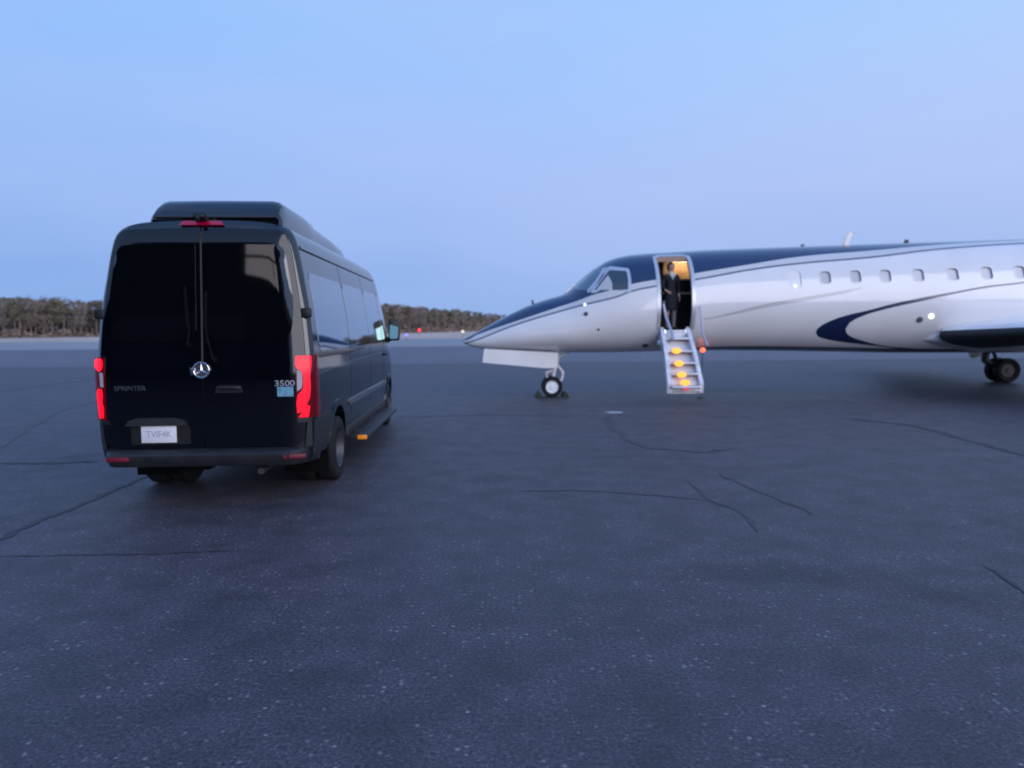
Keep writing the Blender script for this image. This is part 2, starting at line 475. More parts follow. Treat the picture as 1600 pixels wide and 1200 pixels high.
def make_tree(kind, seed):
    rnd = random.Random(seed)
    h = 12.0
    tb = BM(); cb = BM()
    lean = rnd.uniform(-0.5, 0.5)
    tp = [Vector((lean*(k/6)**2, 0.2*math.sin(k+seed), h*0.95*k/6)) for k in range(7)]
    tube(tb, tp, [0.20-0.026*k for k in range(7)], 6)
    def at(z):
        t = min(5.999, z/(h*0.95)*6); i = int(t); return tp[i].lerp(tp[i+1], t-i)
    if kind == 'pine':
        for k in range(26):
            z = rnd.uniform(h*0.42, h*0.97); a = rnd.uniform(0, 6.28)
            L = (0.5 + 2.3*math.sin(min(1, (h-z)/(h*0.50))*2.2))*rnd.uniform(0.55, 1.1)
            b0 = at(z); b1 = b0 + Vector((math.cos(a)*L, math.sin(a)*L, rnd.uniform(0.1, 0.7)))
            tube(tb, [b0, b1], [0.06, 0.02], 4)
            for q in range(30):
                t = rnd.uniform(0.35, 1.05); p = b0.lerp(b1, t) + Vector((rnd.gauss(0, .42), rnd.gauss(0, .42), rnd.gauss(0.1, .22)))
                leafquad(cb, p, rnd.uniform(0.16, 0.36), rnd, 0.6)
    else:
        for k in range(30):
            z = rnd.uniform(h*0.18, h*0.93); a = rnd.uniform(0, 6.28)
            L = rnd.uniform(0.9, 2.4)*(1.15 - 0.6*z/h)
            b0 = at(z); b1 = b0 + Vector((math.cos(a)*L, math.sin(a)*L, L*rnd.uniform(0.5, 1.1)))
            tube(tb, [b0, b0.lerp(b1, .5)+Vector((0, 0, -.1)), b1], [0.07, 0.045, 0.015], 4)
            for q in range(34):
                t = rnd.uniform(0.2, 1.1); p = b0.lerp(b1, t) + Vector((rnd.gauss(0, .38), rnd.gauss(0, .38), rnd.gauss(0.15, .4)))
                leafquad(cb, p, rnd.uniform(0.15, 0.45), rnd, 0.28)
    return tb, cb
protos = []
PATH = [(-900, 190), (-120, 212), (0, 218), (80, 224), (150, 238), (250, 246), (400, 258), (600, 288), (660, 330), (700, 385), (735, 450), (765, 530), (800, 600), (1000, 560), (1300, 480), (1750, 430)]
def path_at(px, off=0):
    Y = float(np.interp(px, [p[0] for p in PATH], [p[1] for p in PATH])) + off
    d = ray(px, 515)
    return Vector((d.x/d.y*Y, Y, 0))
labels = {'pine': ('tall pine with a ragged dark crown in the wood at the edge of the airfield', 'tree'),
          'bare': ('bare brown leafless tree in the wood at the edge of the airfield', 'tree'),
          'russet': ('leafless tree with russet twigs in the wood at the edge of the airfield', 'tree')}
names = {'pine': 'pine_tree', 'bare': 'bare_tree', 'russet': 'russet_tree'}
for kind in ('pine', 'pine', 'pine', 'bare', 'bare', 'russet'):
    tb, cb = make_tree('pine' if kind == 'pine' else 'bare', 10+len(protos))
    root = empty(names[kind], (0, 0, 0), 0, labels[kind][0], labels[kind][1], {'pine': 'pines of the far wood', 'bare': 'bare trees of the far wood', 'russet': 'russet trees of the far wood'}[kind])
    t_ = build(tb, 'trunk', M['bark'], root, smooth=180)
    c_ = build(cb, 'crown', {'pine': M['needle'], 'bare': M['twig'], 'russet': M['twig2']}[kind], root, smooth=0, fix=False)
    protos.append([root, [t_, c_], False])
def copy_tree(o, parent=None):
    c = o.copy(); COL.objects.link(c); c.parent = parent
    for ch in list(o.children): copy_tree(ch, c)
    return c
rnd = random.Random(77)
spots = []
px = -70.0
while px < 800:
    spots.append((px + rnd.uniform(-2, 2), rnd.uniform(-3, 3), 0)); px += 8.5 if px < 600 else 6.0
px = -74.0
while px < 800:
    spots.append((px + rnd.uniform(-3, 3), rnd.uniform(6, 15), 1)); px += 9.5 if px < 600 else 7.5
px = -640.0
while px < -78:
    spots.append((px + rnd.uniform(-4, 4), rnd.uniform(-3, 9), 1)); px += 17
px = 830.0
while px < 1720:
    spots.append((px + rnd.uniform(-6, 6), rnd.uniform(-4, 8), 1)); px += 24
for i, (px, off, row) in enumerate(spots):
    if row == 1: k = rnd.choice([0, 1, 2, 0, 1, 2, 3, 4])
    else: k = rnd.choice([0, 1, 2, 3, 4, 5, 3, 4, 5])
    pr = protos[k]
    if not pr[2]: o = pr[0]; pr[2] = True
    else: o = copy_tree(pr[0])
    o.location = path_at(px, off)
    s = rnd.uniform(0.94, 1.04) if row == 0 else rnd.uniform(1.0, 1.10)
    o.scale = (s*1.1, s*1.1, s*(0.98 + 0.03*math.sin(px/37)))
    o.rotation_euler = (0, 0, rnd.uniform(0, 6.28))
# the mass behind the first trees
bm = BM(); rnd = random.Random(5)
for k in range(36000):
    px = rnd.uniform(-120, 800) if k % 6 > 1 else (rnd.uniform(800, 1740) if k % 6 else rnd.uniform(-660, -120))
    p = path_at(px, rnd.uniform(5, 26)); p.z = 10.3*rnd.random()**0.9*(0.9+0.1*math.sin(px/9)+0.06*math.sin(px/3.3))
    leafquad(bm, p, rnd.uniform(0.4, 1.1)*max(1, p.y/240)**1.2, rnd, 0.45)
tag(build(bm, 'woodland', M['twig'], smooth=0, fix=False), 'brown leafless woodland massed behind the first row of trees', 'woodland', kind='stuff')
bm = BM()
for k in range(9000):
    px = rnd.uniform(-120, 800) if k % 6 > 1 else (rnd.uniform(800, 1740) if k % 6 else rnd.uniform(-660, -120))
    p = path_at(px, rnd.uniform(-9, 4)); p.z = 2.6*rnd.random()**1.6*(0.7+0.3*math.sin(px/13))
    leafquad(bm, p, rnd.uniform(0.15, 0.5)*max(1, p.y/240)**1.5, rnd, 0.5)
tag(build(bm, 'undergrowth', M['twig2'], smooth=0, fix=False), 'low reddish brown scrub along the foot of the wood', 'scrub', kind='stuff')

# ------------------------------------------------------------------ airfield lights
def glow(name, col, s): return mat(name, (0.02, 0.02, 0.02), 0.3, emit=col, es=s)
M['postdark'] = mat('dark_post', (0.05, 0.05, 0.055), 0.6)
def field_light(px, py, dist, col, name, label, rad, s, cat='airfield light'):
    p = PY(px, py, dist)
    root = empty(name, (p.x, p.y, 0), 0, label, cat)
    bm = BM(); lathe(bm, [(0, 0), (0.16, 0), (0.16, 0.04), (0.035, 0.06), (0.035, p.z-rad*1.1), (rad*.8, p.z-rad*.9), (0, p.z-rad*.9)], (0, 0, 0), (0, 0, 1), 12)
    build(bm, 'post', M['postdark'], root)
    bm = BM(); lathe(bm, [(0, -rad), (rad*.7, -rad*.7), (rad, 0), (rad*.7, rad*.7), (0, rad)], (0, 0, p.z), (0, 0, 1), 16)
    build(bm, 'lens', glow(name+'_glow', col, s), root)
field_light(635, 523.5, 112, (0.30, 0.18, 1.0), 'taxiway_light', 'small violet taxiway light glowing on the dry grass beside the van mirror', 0.22, 2.2)
field_light(655, 516, 170, (1.0, 0.02, 0.06), 'red_airfield_light', 'red light glowing low in front of the trees between van and jet', 0.36, 3.0)
field_light(723, 518, 150, (1.0, 0.85, 0.75), 'white_airfield_light', 'whitish light in front of the trees just above the nose tip of the jet', 0.30, 1.3)

# ------------------------------------------------------------------ hangar behind the camera (unseen, sized for its dark reflection in the van)
M['hangar'] = mat('hangar_cladding', (0.008, 0.008, 0.010), 0.9, spec=0.1, var=0.2, vscale=0.6)
M['hangar_pale'] = mat('hangar_pale_panel', (0.30, 0.255, 0.25), 0.8, var=0.08, vscale=0.8)
M['hangar_roof'] = mat('hangar_roof', (0.03, 0.03, 0.034), 0.7)
hg = empty('hangar', (-2, -13.5, 0), 0, 'dark unseen hangar behind the camera, placed for its reflection in the black van', 'hangar')
bm = BM(); prism(bm, [(-52, 0), (-2.2, 0), (-2.2, 8.6), (-52, 8.6)], -9, 0, 'y'); build(bm, 'wall', M['hangar'], hg, smooth=0)
bm = BM()
prism(bm, [(-52.4, 8.602), (-1.8, 8.602), (-1.8, 8.9), (-52.4, 8.9)], -9.3, 0.3, 'y'); build(bm, 'roof', M['hangar_roof'], hg, smooth=0)
bm = BM(); prism(bm, [(-6.0, 6.7), (-3.4, 6.2), (-3.0, 8.3), (-6.0, 8.3)], 0.003, 0.08, 'y'); lw = build(bm, 'reflection_glow', mat('added_reflection_glow', (0.3, 0.26, 0.25), .6, emit=(1.0, 0.88, 0.90), es=0.75), hg, smooth=0)  # added glowing panel, gives the pale reflection in the van's rear glass
bm = BM(); box(bm, (-4.5, 0.10, 7.35), (3.0, 0.05, 0.10)); box(bm, (-4.0, 0.10, 7.0), (.08, 0.05, .7)); build(bm, 'glow_bar', M['hangar'], lw, smooth=0)
bm = BM(); box(bm, (-12, 0.03, 2.6), (12, 0.05, 5.2)); build(bm, 'hangar_door', mat('hangar_door', (0.012, 0.012, 0.013), 0.8), hg, smooth=0)

# ------------------------------------------------------------------ black passenger van
def paint_mat(name, col, coatr=0.02, rough=0.35):
    m = bpy.data.materials.new(name); m.use_nodes = True
    nt = m.node_tree; b = nt.nodes['Principled BSDF']
    b.inputs['Base Color'].default_value = (*col, 1); b.inputs['Roughness'].default_value = rough
    b.inputs['Coat Weight'].default_value = 1.0; b.inputs['Coat IOR'].default_value = 1.55; b.inputs['Coat Roughness'].default_value = coatr; b.inputs['Specular IOR Level'].default_value = 0.0
    tc = N(nt, 'ShaderNodeTexCoord'); n = N(nt, 'ShaderNodeTexNoise'); n.inputs['Scale'].default_value = 1.8; n.inputs['Detail'].default_value = 5
    nt.links.new(tc.outputs['Object'], n.inputs['Vector'])
    bp = N(nt, 'ShaderNodeBump'); bp.inputs['Strength'].default_value = 0.05; bp.inputs['Distance'].default_value = 0.02
    nt.links.new(n.outputs[0], bp.inputs['Height']); nt.links.new(bp.outputs[0], b.inputs['Coat Normal'])
    mr = N(nt, 'ShaderNodeMapRange'); mr.inputs['To Min'].default_value = coatr; mr.inputs['To Max'].default_value = coatr+0.10
    nt.links.new(n.outputs[0], mr.inputs['Value']); nt.links.new(mr.outputs[0], b.inputs['Coat Roughness'])
    return m
M['vpaint'] = paint_mat('van_black_paint', (0.0025, 0.003, 0.005))
M['vpaint_dim'] = paint_mat('van_black_paint_dim', (0.0015, 0.002, 0.0045))  # same paint as the body, kept darker for the dim rear
M['vpaint'].node_tree.nodes['Principled BSDF'].inputs['Coat IOR'].default_value = 1.85  # coat raised to brighten the sky reflection on the body
M['vglass'] = mat('van_dark_glass', (0.002, 0.0025, 0.004), 0.03, spec=0.5, coat=0.0)
M['vglass'].node_tree.nodes['Principled BSDF'].inputs['IOR'].default_value = 2.0
M['sglass'] = mat('van_mirrored_privacy_glass', (0.26, 0.29, 0.34), 0.03, metal=1.0)
M['vplastic'] = mat('van_grey_plastic', (0.016, 0.016, 0.020), 0.5, var=0.2, vscale=8, bump=0.15, bscale=200)
M['vblack'] = mat('van_black_plastic', (0.006, 0.006, 0.007), 0.5)
M['under'] = mat('van_underbody', (0.004, 0.004, 0.005), 0.9, spec=0.1)
M['chrome'] = mat('chrome', (0.75, 0.76, 0.80), 0.12, metal=1.0)
M['dullchrome'] = mat('dull_chrome', (0.30, 0.31, 0.36), 0.35, metal=1.0)
M['tyre'] = mat('tyre_rubber', (0.012, 0.012, 0.013), 0.75, spec=0.3, bump=0.3, bscale=60)
M['rim'] = mat('steel_rim', (0.07, 0.07, 0.08), 0.5, metal=0.5)
M['redlit'] = mat('lit_red_lamp', (0.25, 0.0, 0.01), 0.2, emit=(1.0, 0.002, 0.016), es=1.6)
M['redlens'] = mat('red_lens', (0.030, 0.0005, 0.004), 0.12, emit=(1.0, 0.0, 0.03), es=0.055)
M['reddull'] = mat('unlit_red_reflector', (0.16, 0.004, 0.02), 0.5)
M['clear'] = mat('clear_lens', (0.42, 0.42, 0.47), 0.12, coat=1.0)
M['plate'] = mat('licence_plate', (0.72, 0.70, 0.74), 0.4)
M['plateink'] = mat('plate_ink', (0.36, 0.36, 0.46), 0.5)
M['sticker'] = mat('teal_sticker', (0.14, 0.32, 0.42), 0.4, var=0.25, vscale=25)
M['amberr'] = mat('amber_reflector', (0.75, 0.22, 0.01), 0.3, emit=(1, 0.35, 0.0), es=0.15)
M['mirrorglass'] = mat('mirror_glass', (0.30, 0.45, 0.40), 0.03, metal=1.0)

SEC = [(0.40, .930), (.50, .955), (.60, .968), (.85, .978), (1.1, .985), (1.35, .983), (1.6, .966), (1.81, .945), (2.1, .897), (2.3, .862), (2.42, .835), (2.50, .808), (2.56, .765), (2.600, .700), (2.628, .60), (2.648, .42), (2.658, .20), (2.66, 0.0)]
wz = herm([s[0] for s in SEC], [s[1] for s in SEC])
ZB, ZT = 0.9, 2.66
hy = herm([0, .1, 4.7, 5.05, 5.3, 5.55, 5.8, 6.05, 6.2, 6.5, 6.62], [2.66, 2.66, 2.66, 2.62, 2.50, 2.22, 1.86, 1.52, 1.36, 1.22, 1.0])
fy = herm([0, 5.0, 5.8, 6.3, 6.62], [1.0, 1.0, 0.985, 0.93, 0.80])
def lean(z): return max(0, z-1.25)*0.075 + max(0, z-2.45)**2*1.6
def rear_y(x, z):
    q = min(1.0, abs(x)/max(wz(z), 0.05))
    return lean(z) + 0.09*q**17
def half(y, z):
    h = hy(y)
    if z > ZB: z = ZB + (z-ZB)*(ZT-ZB)/(h-ZB)
    return wz(min(z, ZT-.001))*fy(y)
van = empty('passenger_van', (-2.815, 6.40, 0), R(2.6), 'black high-roof passenger van with red tail lights lit, seen from behind', 'van')
# outline of one section, left bottom over the roof to the right bottom
zs = list(np.linspace(.40, 2.42, 24)) + [2.46, 2.50, 2.53, 2.56, 2.58, 2.60, 2.615, 2.628, 2.638, 2.648, 2.654, 2.658]
right = [(wz(z), z) for z in zs]
outl = [(-a, b) for a, b in right] + [(0, 2.66)] + [(a, b) for a, b in reversed(right)]
bm = BM(); rings = []
ctr = Vector((0, 1.35))
for k in (0.02, .25, .5, .7, .82, .9, .95, .98):
    rings.append([(ctr.x+(x-ctr.x)*k, 0.016+rear_y(ctr.x+(x-ctr.x)*k, ctr.y+(z-ctr.y)*k)*1.0, ctr.y+(z-ctr.y)*k) for x, z in outl])
for y in list(np.linspace(.105, .2, 3)) + list(np.linspace(.35, 4.6, 14)) + list(np.linspace(4.8, 6.62, 22)):
    h = hy(y); f = fy(y); rg = []
    ln = max(0, 1 - (y-.105)/.25)
    for x, z in outl:
        z2 = z if z <= ZB else ZB + (z-ZB)*(h-ZB)/(ZT-ZB)
        rg.append((x*f, y + lean(z)*ln, z2))
    rings.append(rg)
loft(bm, rings)
body = build(bm, 'body', [M['vpaint'], M['under']], van, smooth=0)
cut = []
AX = (1.16, 5.58)
for yy, rr in ((AX[0], .43), (AX[1], .43)):
    for s in (-1, 1):
        b = BM(); lathe(b, [(0, 0), (rr, 0), (rr, .62), (0, .62)], (s*.52, yy, .38), (s, 0, 0), 36, mi=1)
        cut.append(build(b, 'cutter', [M['vpaint'], M['under']], None, smooth=0)); cut[-1].matrix_world = van.matrix_basis
bpy.context.view_layer.update()
apply_bool(body, cut)
for p in body.data.polygons: p.use_smooth = True
body.data.set_sharp_from_angle(angle=R(35))

def rear(u, v, d): return (u, rear_y(u, v) - d, v)
def side_r(u, v, d): return (half(u, v) + d, u, v)
def side_l(u, v, d): return (-half(u, v) - d, u, v)
def sh(fn, o): return lambda u, v, d: fn(u, v, d+o)
# rear doors, windows
for s in (-1, 1):
    po = rpoly([(s*.008, .555), (s*.90, .555), (s*.925, 1.35), (s*.885, 1.8), (s*.80, 2.38), (s*.735, 2.54), (s*.008, 2.565)], [.01, .12, .3, .3, .2, .08, .01])
    bm = BM(); patch(bm, po, sh(rear, .006), .07, .02)
    dr = build(bm, 'rear_door', M['vpaint_dim'], van, smooth=30)
    po = rpoly([(s*.05, 1.56), (s*.50, 1.50), (s*.80, 1.56), (s*.83, 1.85), (s*.765, 2.30), (s*.72, 2.40), (s*.05, 2.41)], [.10, .3, .10, .2, .15, .08, .02])
    bm = BM(); patch(bm, po, sh(rear, .012), .07, .006)
    wn = build(bm, 'rear_window', M['vglass'], dr, smooth=30)
    # hinges
    for z in (1.78,):
        bm = BM(); xh = wz(z)-.02
        box(bm, (s*xh, rear_y(s*xh, z)-.012, z), (.09, .05, .09), bevel=.012)
        build(bm, 'hinge', M['vblack'], dr)
    # wipers
    bm = BM()
    if s < 0:
        pts = [(-.12, 1.50), (-.10, 1.62), (-.115, 1.80), (-.13, 2.02)]
    else:
        pts = [(.11, 1.36), (.065, 1.52), (.035, 1.70), (.04, 1.98)]
    tube(bm, [rear(a, b, .035) for a, b in pts], [.014, .011, .009, .006], 8)
    tube(bm, [rear(pts[2][0]+s*.012, pts[0][1]+.15, .028), rear(pts[3][0]+s*.012, pts[3][1], .028)], .008, 6)
    box(bm, rear(pts[0][0], pts[0][1], .015), (.045, .04, .05), bevel=.01)
    build(bm, 'wiper', mat('wiper_rubber', (0.004, 0.004, 0.006), 0.8, spec=0.12), dr)
# high stop lamp and camera pod
bm = BM(); patch(bm, rpoly([(-.20, 2.585), (.20, 2.585), (.17, 2.625), (-.17, 2.625)], .012), sh(rear, .02), .05, .05)
o = build(bm, 'stop_lamp', mat('stop_lamp', (0.20, 0.002, 0.03), 0.15, coat=1.0, emit=(1, 0, .08), es=.10), van)
bm = BM(); box(bm, (0, rear_y(0, 2.62)-.04, 2.645), (.11, .12, .05), Euler((R(-25), 0, 0)), .014)
tube(bm, [(0, rear_y(0, 2.6)-.10, 2.63), (0, rear_y(0, 2.6)-.13, 2.615)], .02, 12)
tube(bm, [(-.02, rear_y(0, 2.6)-.02, 2.66), (-.025, rear_y(0, 2.6)-.02, 2.695)], .012, 8)
build(bm, 'reversing_camera', M['vblack'], van)
# roof unit
ru = BM(); rings = []
for y, hw, zt in ((.20, .535, 2.664), (.23, .56, 2.72), (.30, .562, 2.80), (.37, .563, 2.842), (.44, .563, 2.852), (1.3, .565, 2.850), (1.55, .555, 2.835), (1.75, .545, 2.805), (2.6, .54, 2.775), (3.3, .53, 2.735), (3.6, .50, 2.66)):
    pr = [(-.64, 2.60), (-.625, 2.70), (-.60, 2.74), (-.575, 2.78)]
    sc = hw/.565
    lo = [(-.640*sc, 2.56), (-.640*sc, 2.64), (-.620*sc, 2.66+(zt-2.66)*.35), (-.602*sc, 2.66+(zt-2.66)*.72), (-.560*sc, 2.66+(zt-2.66)*.93), (-.50*sc, zt), (-.2*sc, zt+.003), (0, zt+.004)]
    rings.append([(x*.95+.10, y, z) for x, z in lo] + [(-x*.95+.10, y, z) for x, z in reversed(lo[:-1])])
loft(ru, rings)
ro = build(ru, 'roof_air_conditioner', M['vpaint'], van, smooth=35)
bm = BM(); box(bm, (.10, .19, 2.666), (1.10, .03, .012), bevel=.004); build(bm, 'trim_strip', M['vplastic'], ro)
bm = BM(); rings = []
for y, k in ((1.95, .3), (2.1, 1), (4.3, 1), (4.6, .2)):
    rings.append([(-.5, y, 2.62), (-.49, y, 2.65+.05*k), (-.45, y, 2.66+.06*k), (.45, y, 2.66+.06*k), (.49, y, 2.65+.05*k), (.5, y, 2.62)])
loft(bm, rings); build(bm, 'roof_hatch', M['vpaint'], van, smooth=30)
# badges, star, handle, plate
Mb = lambda x, z, d=.012: Matrix.Translation(Vector(rear(x, z, d))) @ Matrix.Rotation(R(90), 4, 'X')
bm = BM(); text_bm(bm, 'SPRINTER', .062, Mb(-.65, 1.105), .002, sx=1.05)
build(bm, 'badge', M['dullchrome'], van, smooth=0)
bm = BM(); text_bm(bm, '3500', .075, Mb(.735, 1.135), .002, sx=1.25)
build(bm, 'badge', mat('pale_badge', (.38, .38, .44), .4), van, smooth=0)
bm = BM(); patch(bm, [(.665, 1.015), (.81, 1.015), (.81, 1.105), (.665, 1.105)], sh(rear, .009), .05, .002)
build(bm, 'sticker', M['sticker'], van, smooth=0)
bm = BM()
cs = Vector(rear(-.005, 1.265, .02))
tor = [(.069+.009*math.cos(a), .009*math.sin(a)) for a in [2*PI*k/10 for k in range(11)]]
lathe(bm, tor, cs, (0, 1, 0), 36)
lathe(bm, [(0, .012), (.066, .012), (.066, .004), (0, .004)], cs, (0, 1, 0), 36, mi=1)
for a in (90, 210, 330):
    d = Vector((math.cos(R(a)), 0, math.sin(R(a)))); n = Vector((-d.z, 0, d.x))
    tip = cs + d*.066; b1 = cs + n*.013; b2 = cs - n*.013; c0 = cs + Vector((0, -.012, 0))
    v = [bm.verts.new(q) for q in (tip, b1, c0, b2)]
    bm.faces.new((v[0], v[1], v[2])); bm.faces.new((v[0], v[2], v[3]))
build(bm, 'star_emblem', [M['chrome'], mat('emblem_backing', (0.10, 0.105, 0.12), 0.35, metal=.6)], van, smooth=30)
bm = BM(); box(bm, rear(-.08, 1.255, .014), (.055, .02, .07), bevel=.01)
build(bm, 'emblem_hinge', M['dullchrome'], van)
bm = BM()
patch(bm, rpoly([(.10, 1.055), (.36, 1.055), (.33, 1.125), (.13, 1.125)], .02), sh(rear, .012), .05, .008)
tube(bm, [rear(.13, 1.10, .02), rear(.18, 1.105, .045), rear(.30, 1.105, .045), rear(.345, 1.10, .02)], .012, 8)
build(bm, 'door_handle', mat('handle_black', (0.015, 0.013, 0.016), .35), van)
bm = BM(); patch(bm, rpoly([(-.70, .765), (-.15, .765), (-.19, .815), (-.25, .835), (-.60, .835), (-.66, .815)], .01), sh(rear, .045), .05, .045)
build(bm, 'plate_lamp_bar', M['vplastic'], van)
bm = BM(); patch(bm, rpoly([(-.66, .59), (-.13, .59), (-.13, .76), (-.66, .76)], .02), sh(rear, .010), .05, .008)
build(bm, 'plate_recess', M['vblack'], van)
pl = BM(); box(pl, rear(-.405, .685, .024), (.315, .008, .155), bevel=.003)
plo = build(pl, 'licence_plate', M['plate'], van)
bm = BM(); text_bm(bm, 'TVIF4K', .085, Mb(-.405, .685, .030), .0008, sx=.86)
build(bm, 'plate_number', M['plateink'], plo, smooth=0)
# bumper, step, reflectors
bm = BM(); rings = []
prof = [(.0, .38), (-.10, .40), (-.145, .46), (-.15, .505), (-.12, .535), (-.05, .545), (.03, .55), (.10, .54), (.10, .38)]
xs = np.linspace(-1, 1, 33)
for t in xs:
    x = t*.965; cx = max(0, abs(t)-.80)/.20
    yb = 0.30*cx**2.2
    rings.append([(x*(1-.012*(dz < .45)), yb + dy*(1-.55*cx**2), dz) for dy, dz in prof])
loft(bm, rings)
bp_ = build(bm, 'rear_bumper', M['vplastic'], van, smooth=40)
for s in (-1, 1):
    bm = BM(); box(bm, (.83 if s > 0 else -.72, -.118 if s > 0 else -.148, .480), (.20, .03, .042), Euler((0, 0, R(12) if s > 0 else 0)), .008)
    build(bm, 'reflector', M['reddull'], bp_)
    # corner cladding under the lamp, sweeping to the arch
    bm = BM()
    fnr = side_r if s > 0 else side_l
    patch(bm, rpoly([(.10, .45), (.80, .42), (.86, .60), (.93, .78), (.50, .80), (.10, .80)], .03), sh(fnr, .014), .06, .03)
    patch(bm, rpoly([(s*.90, .545), (s*.955, .545), (s*.955, .80), (s*.925, .80)], .01), sh(rear, .014), .04, .03)
    build(bm, 'corner_cladding', M['vplastic'], van, smooth=40)
    bm = BM(); patch(bm, [(s*.84, .775), (s*.96, .775), (s*.96, .815), (s*.84, .815)], sh(rear, .02), .03, .03)
    build(bm, 'lamp_base', M['vblack'], van)
    # tail lamp: lens wraps the corner
    def lampfn(u, v, d, s=s):
        # u 0..1 across the rear face from x=.835 to the corner, 1..2 round on to the side
        if u <= 1: x = .835 + .14*u; p = Vector((x, rear_y(x, v))); n = Vector((0.3*u*u, -1)).normalized()
        else: x = .975+.008*min(1, (u-1)*3); y0 = rear_y(.975, v); p = Vector((x+.003, y0 + .15*(u-1))); n = Vector((1, -.15)).normalized()
        p = p + n*(.018+d); return (s*p.x, p.y, v)
    u0 = 0 if s > 0 else .26
    bm = BM(); patch(bm, rpoly([(u0, 1.393), (u0+.02, .815), (1.0, .815), (1.8, .83), (2.0, 1.10), (1.6, 1.393)], [.03, .03, .03, .03, .2, .1]), lampfn, .05, .03)
    lm = build(bm, 'tail_lamp', M['redlens'], van, smooth=40)
    if s > 0:
        lits = [[(0.02, 1.385), (0.0, 1.31), (.10, 1.275), (.36, 1.255), (.46, 1.20), (.48, 1.12), (.40, 1.07), (.12, 1.03), (.02, .96), (.05, .86), (.40, .875), (.80, 1.0), (.86, 1.1), (.84, 1.2), (.92, 1.30), (.92, 1.385)],
                [(.10, .822), (.70, .822), (.80, .92), (.62, .935), (.30, .855)]]
        clear = [(.10, 1.255), (.08, 1.06), (.36, 1.09), (.42, 1.14), (.40, 1.22), (.30, 1.25)]
    else:
        lits = [[(.42, 1.375), (.34, 1.33), (.40, 1.28), (.66, 1.262), (1.0, 1.29), (1.05, 1.34), (.95, 1.38)],
                [(.50, 1.10), (.44, 1.05), (.52, .98), (.42, .93), (.46, .84), (.86, .83), (.96, .98), (1.0, 1.06), (.80, 1.105)]]
        clear = [(.36, 1.25), (.36, 1.12), (.60, 1.12), (.62, 1.25)]
    for lp in lits:
        bm = BM(); patch(bm, rpoly(lp, .02, 3), sh(lampfn, .003), .04, .003)
        build(bm, 'lit_lamp', M['redlit'], lm, smooth=40)
    bm = BM(); patch(bm, rpoly(clear, .02, 3), sh(lampfn, .002), .04, .002)
    build(bm, 'clear_lamp', M['clear'], lm, smooth=40)
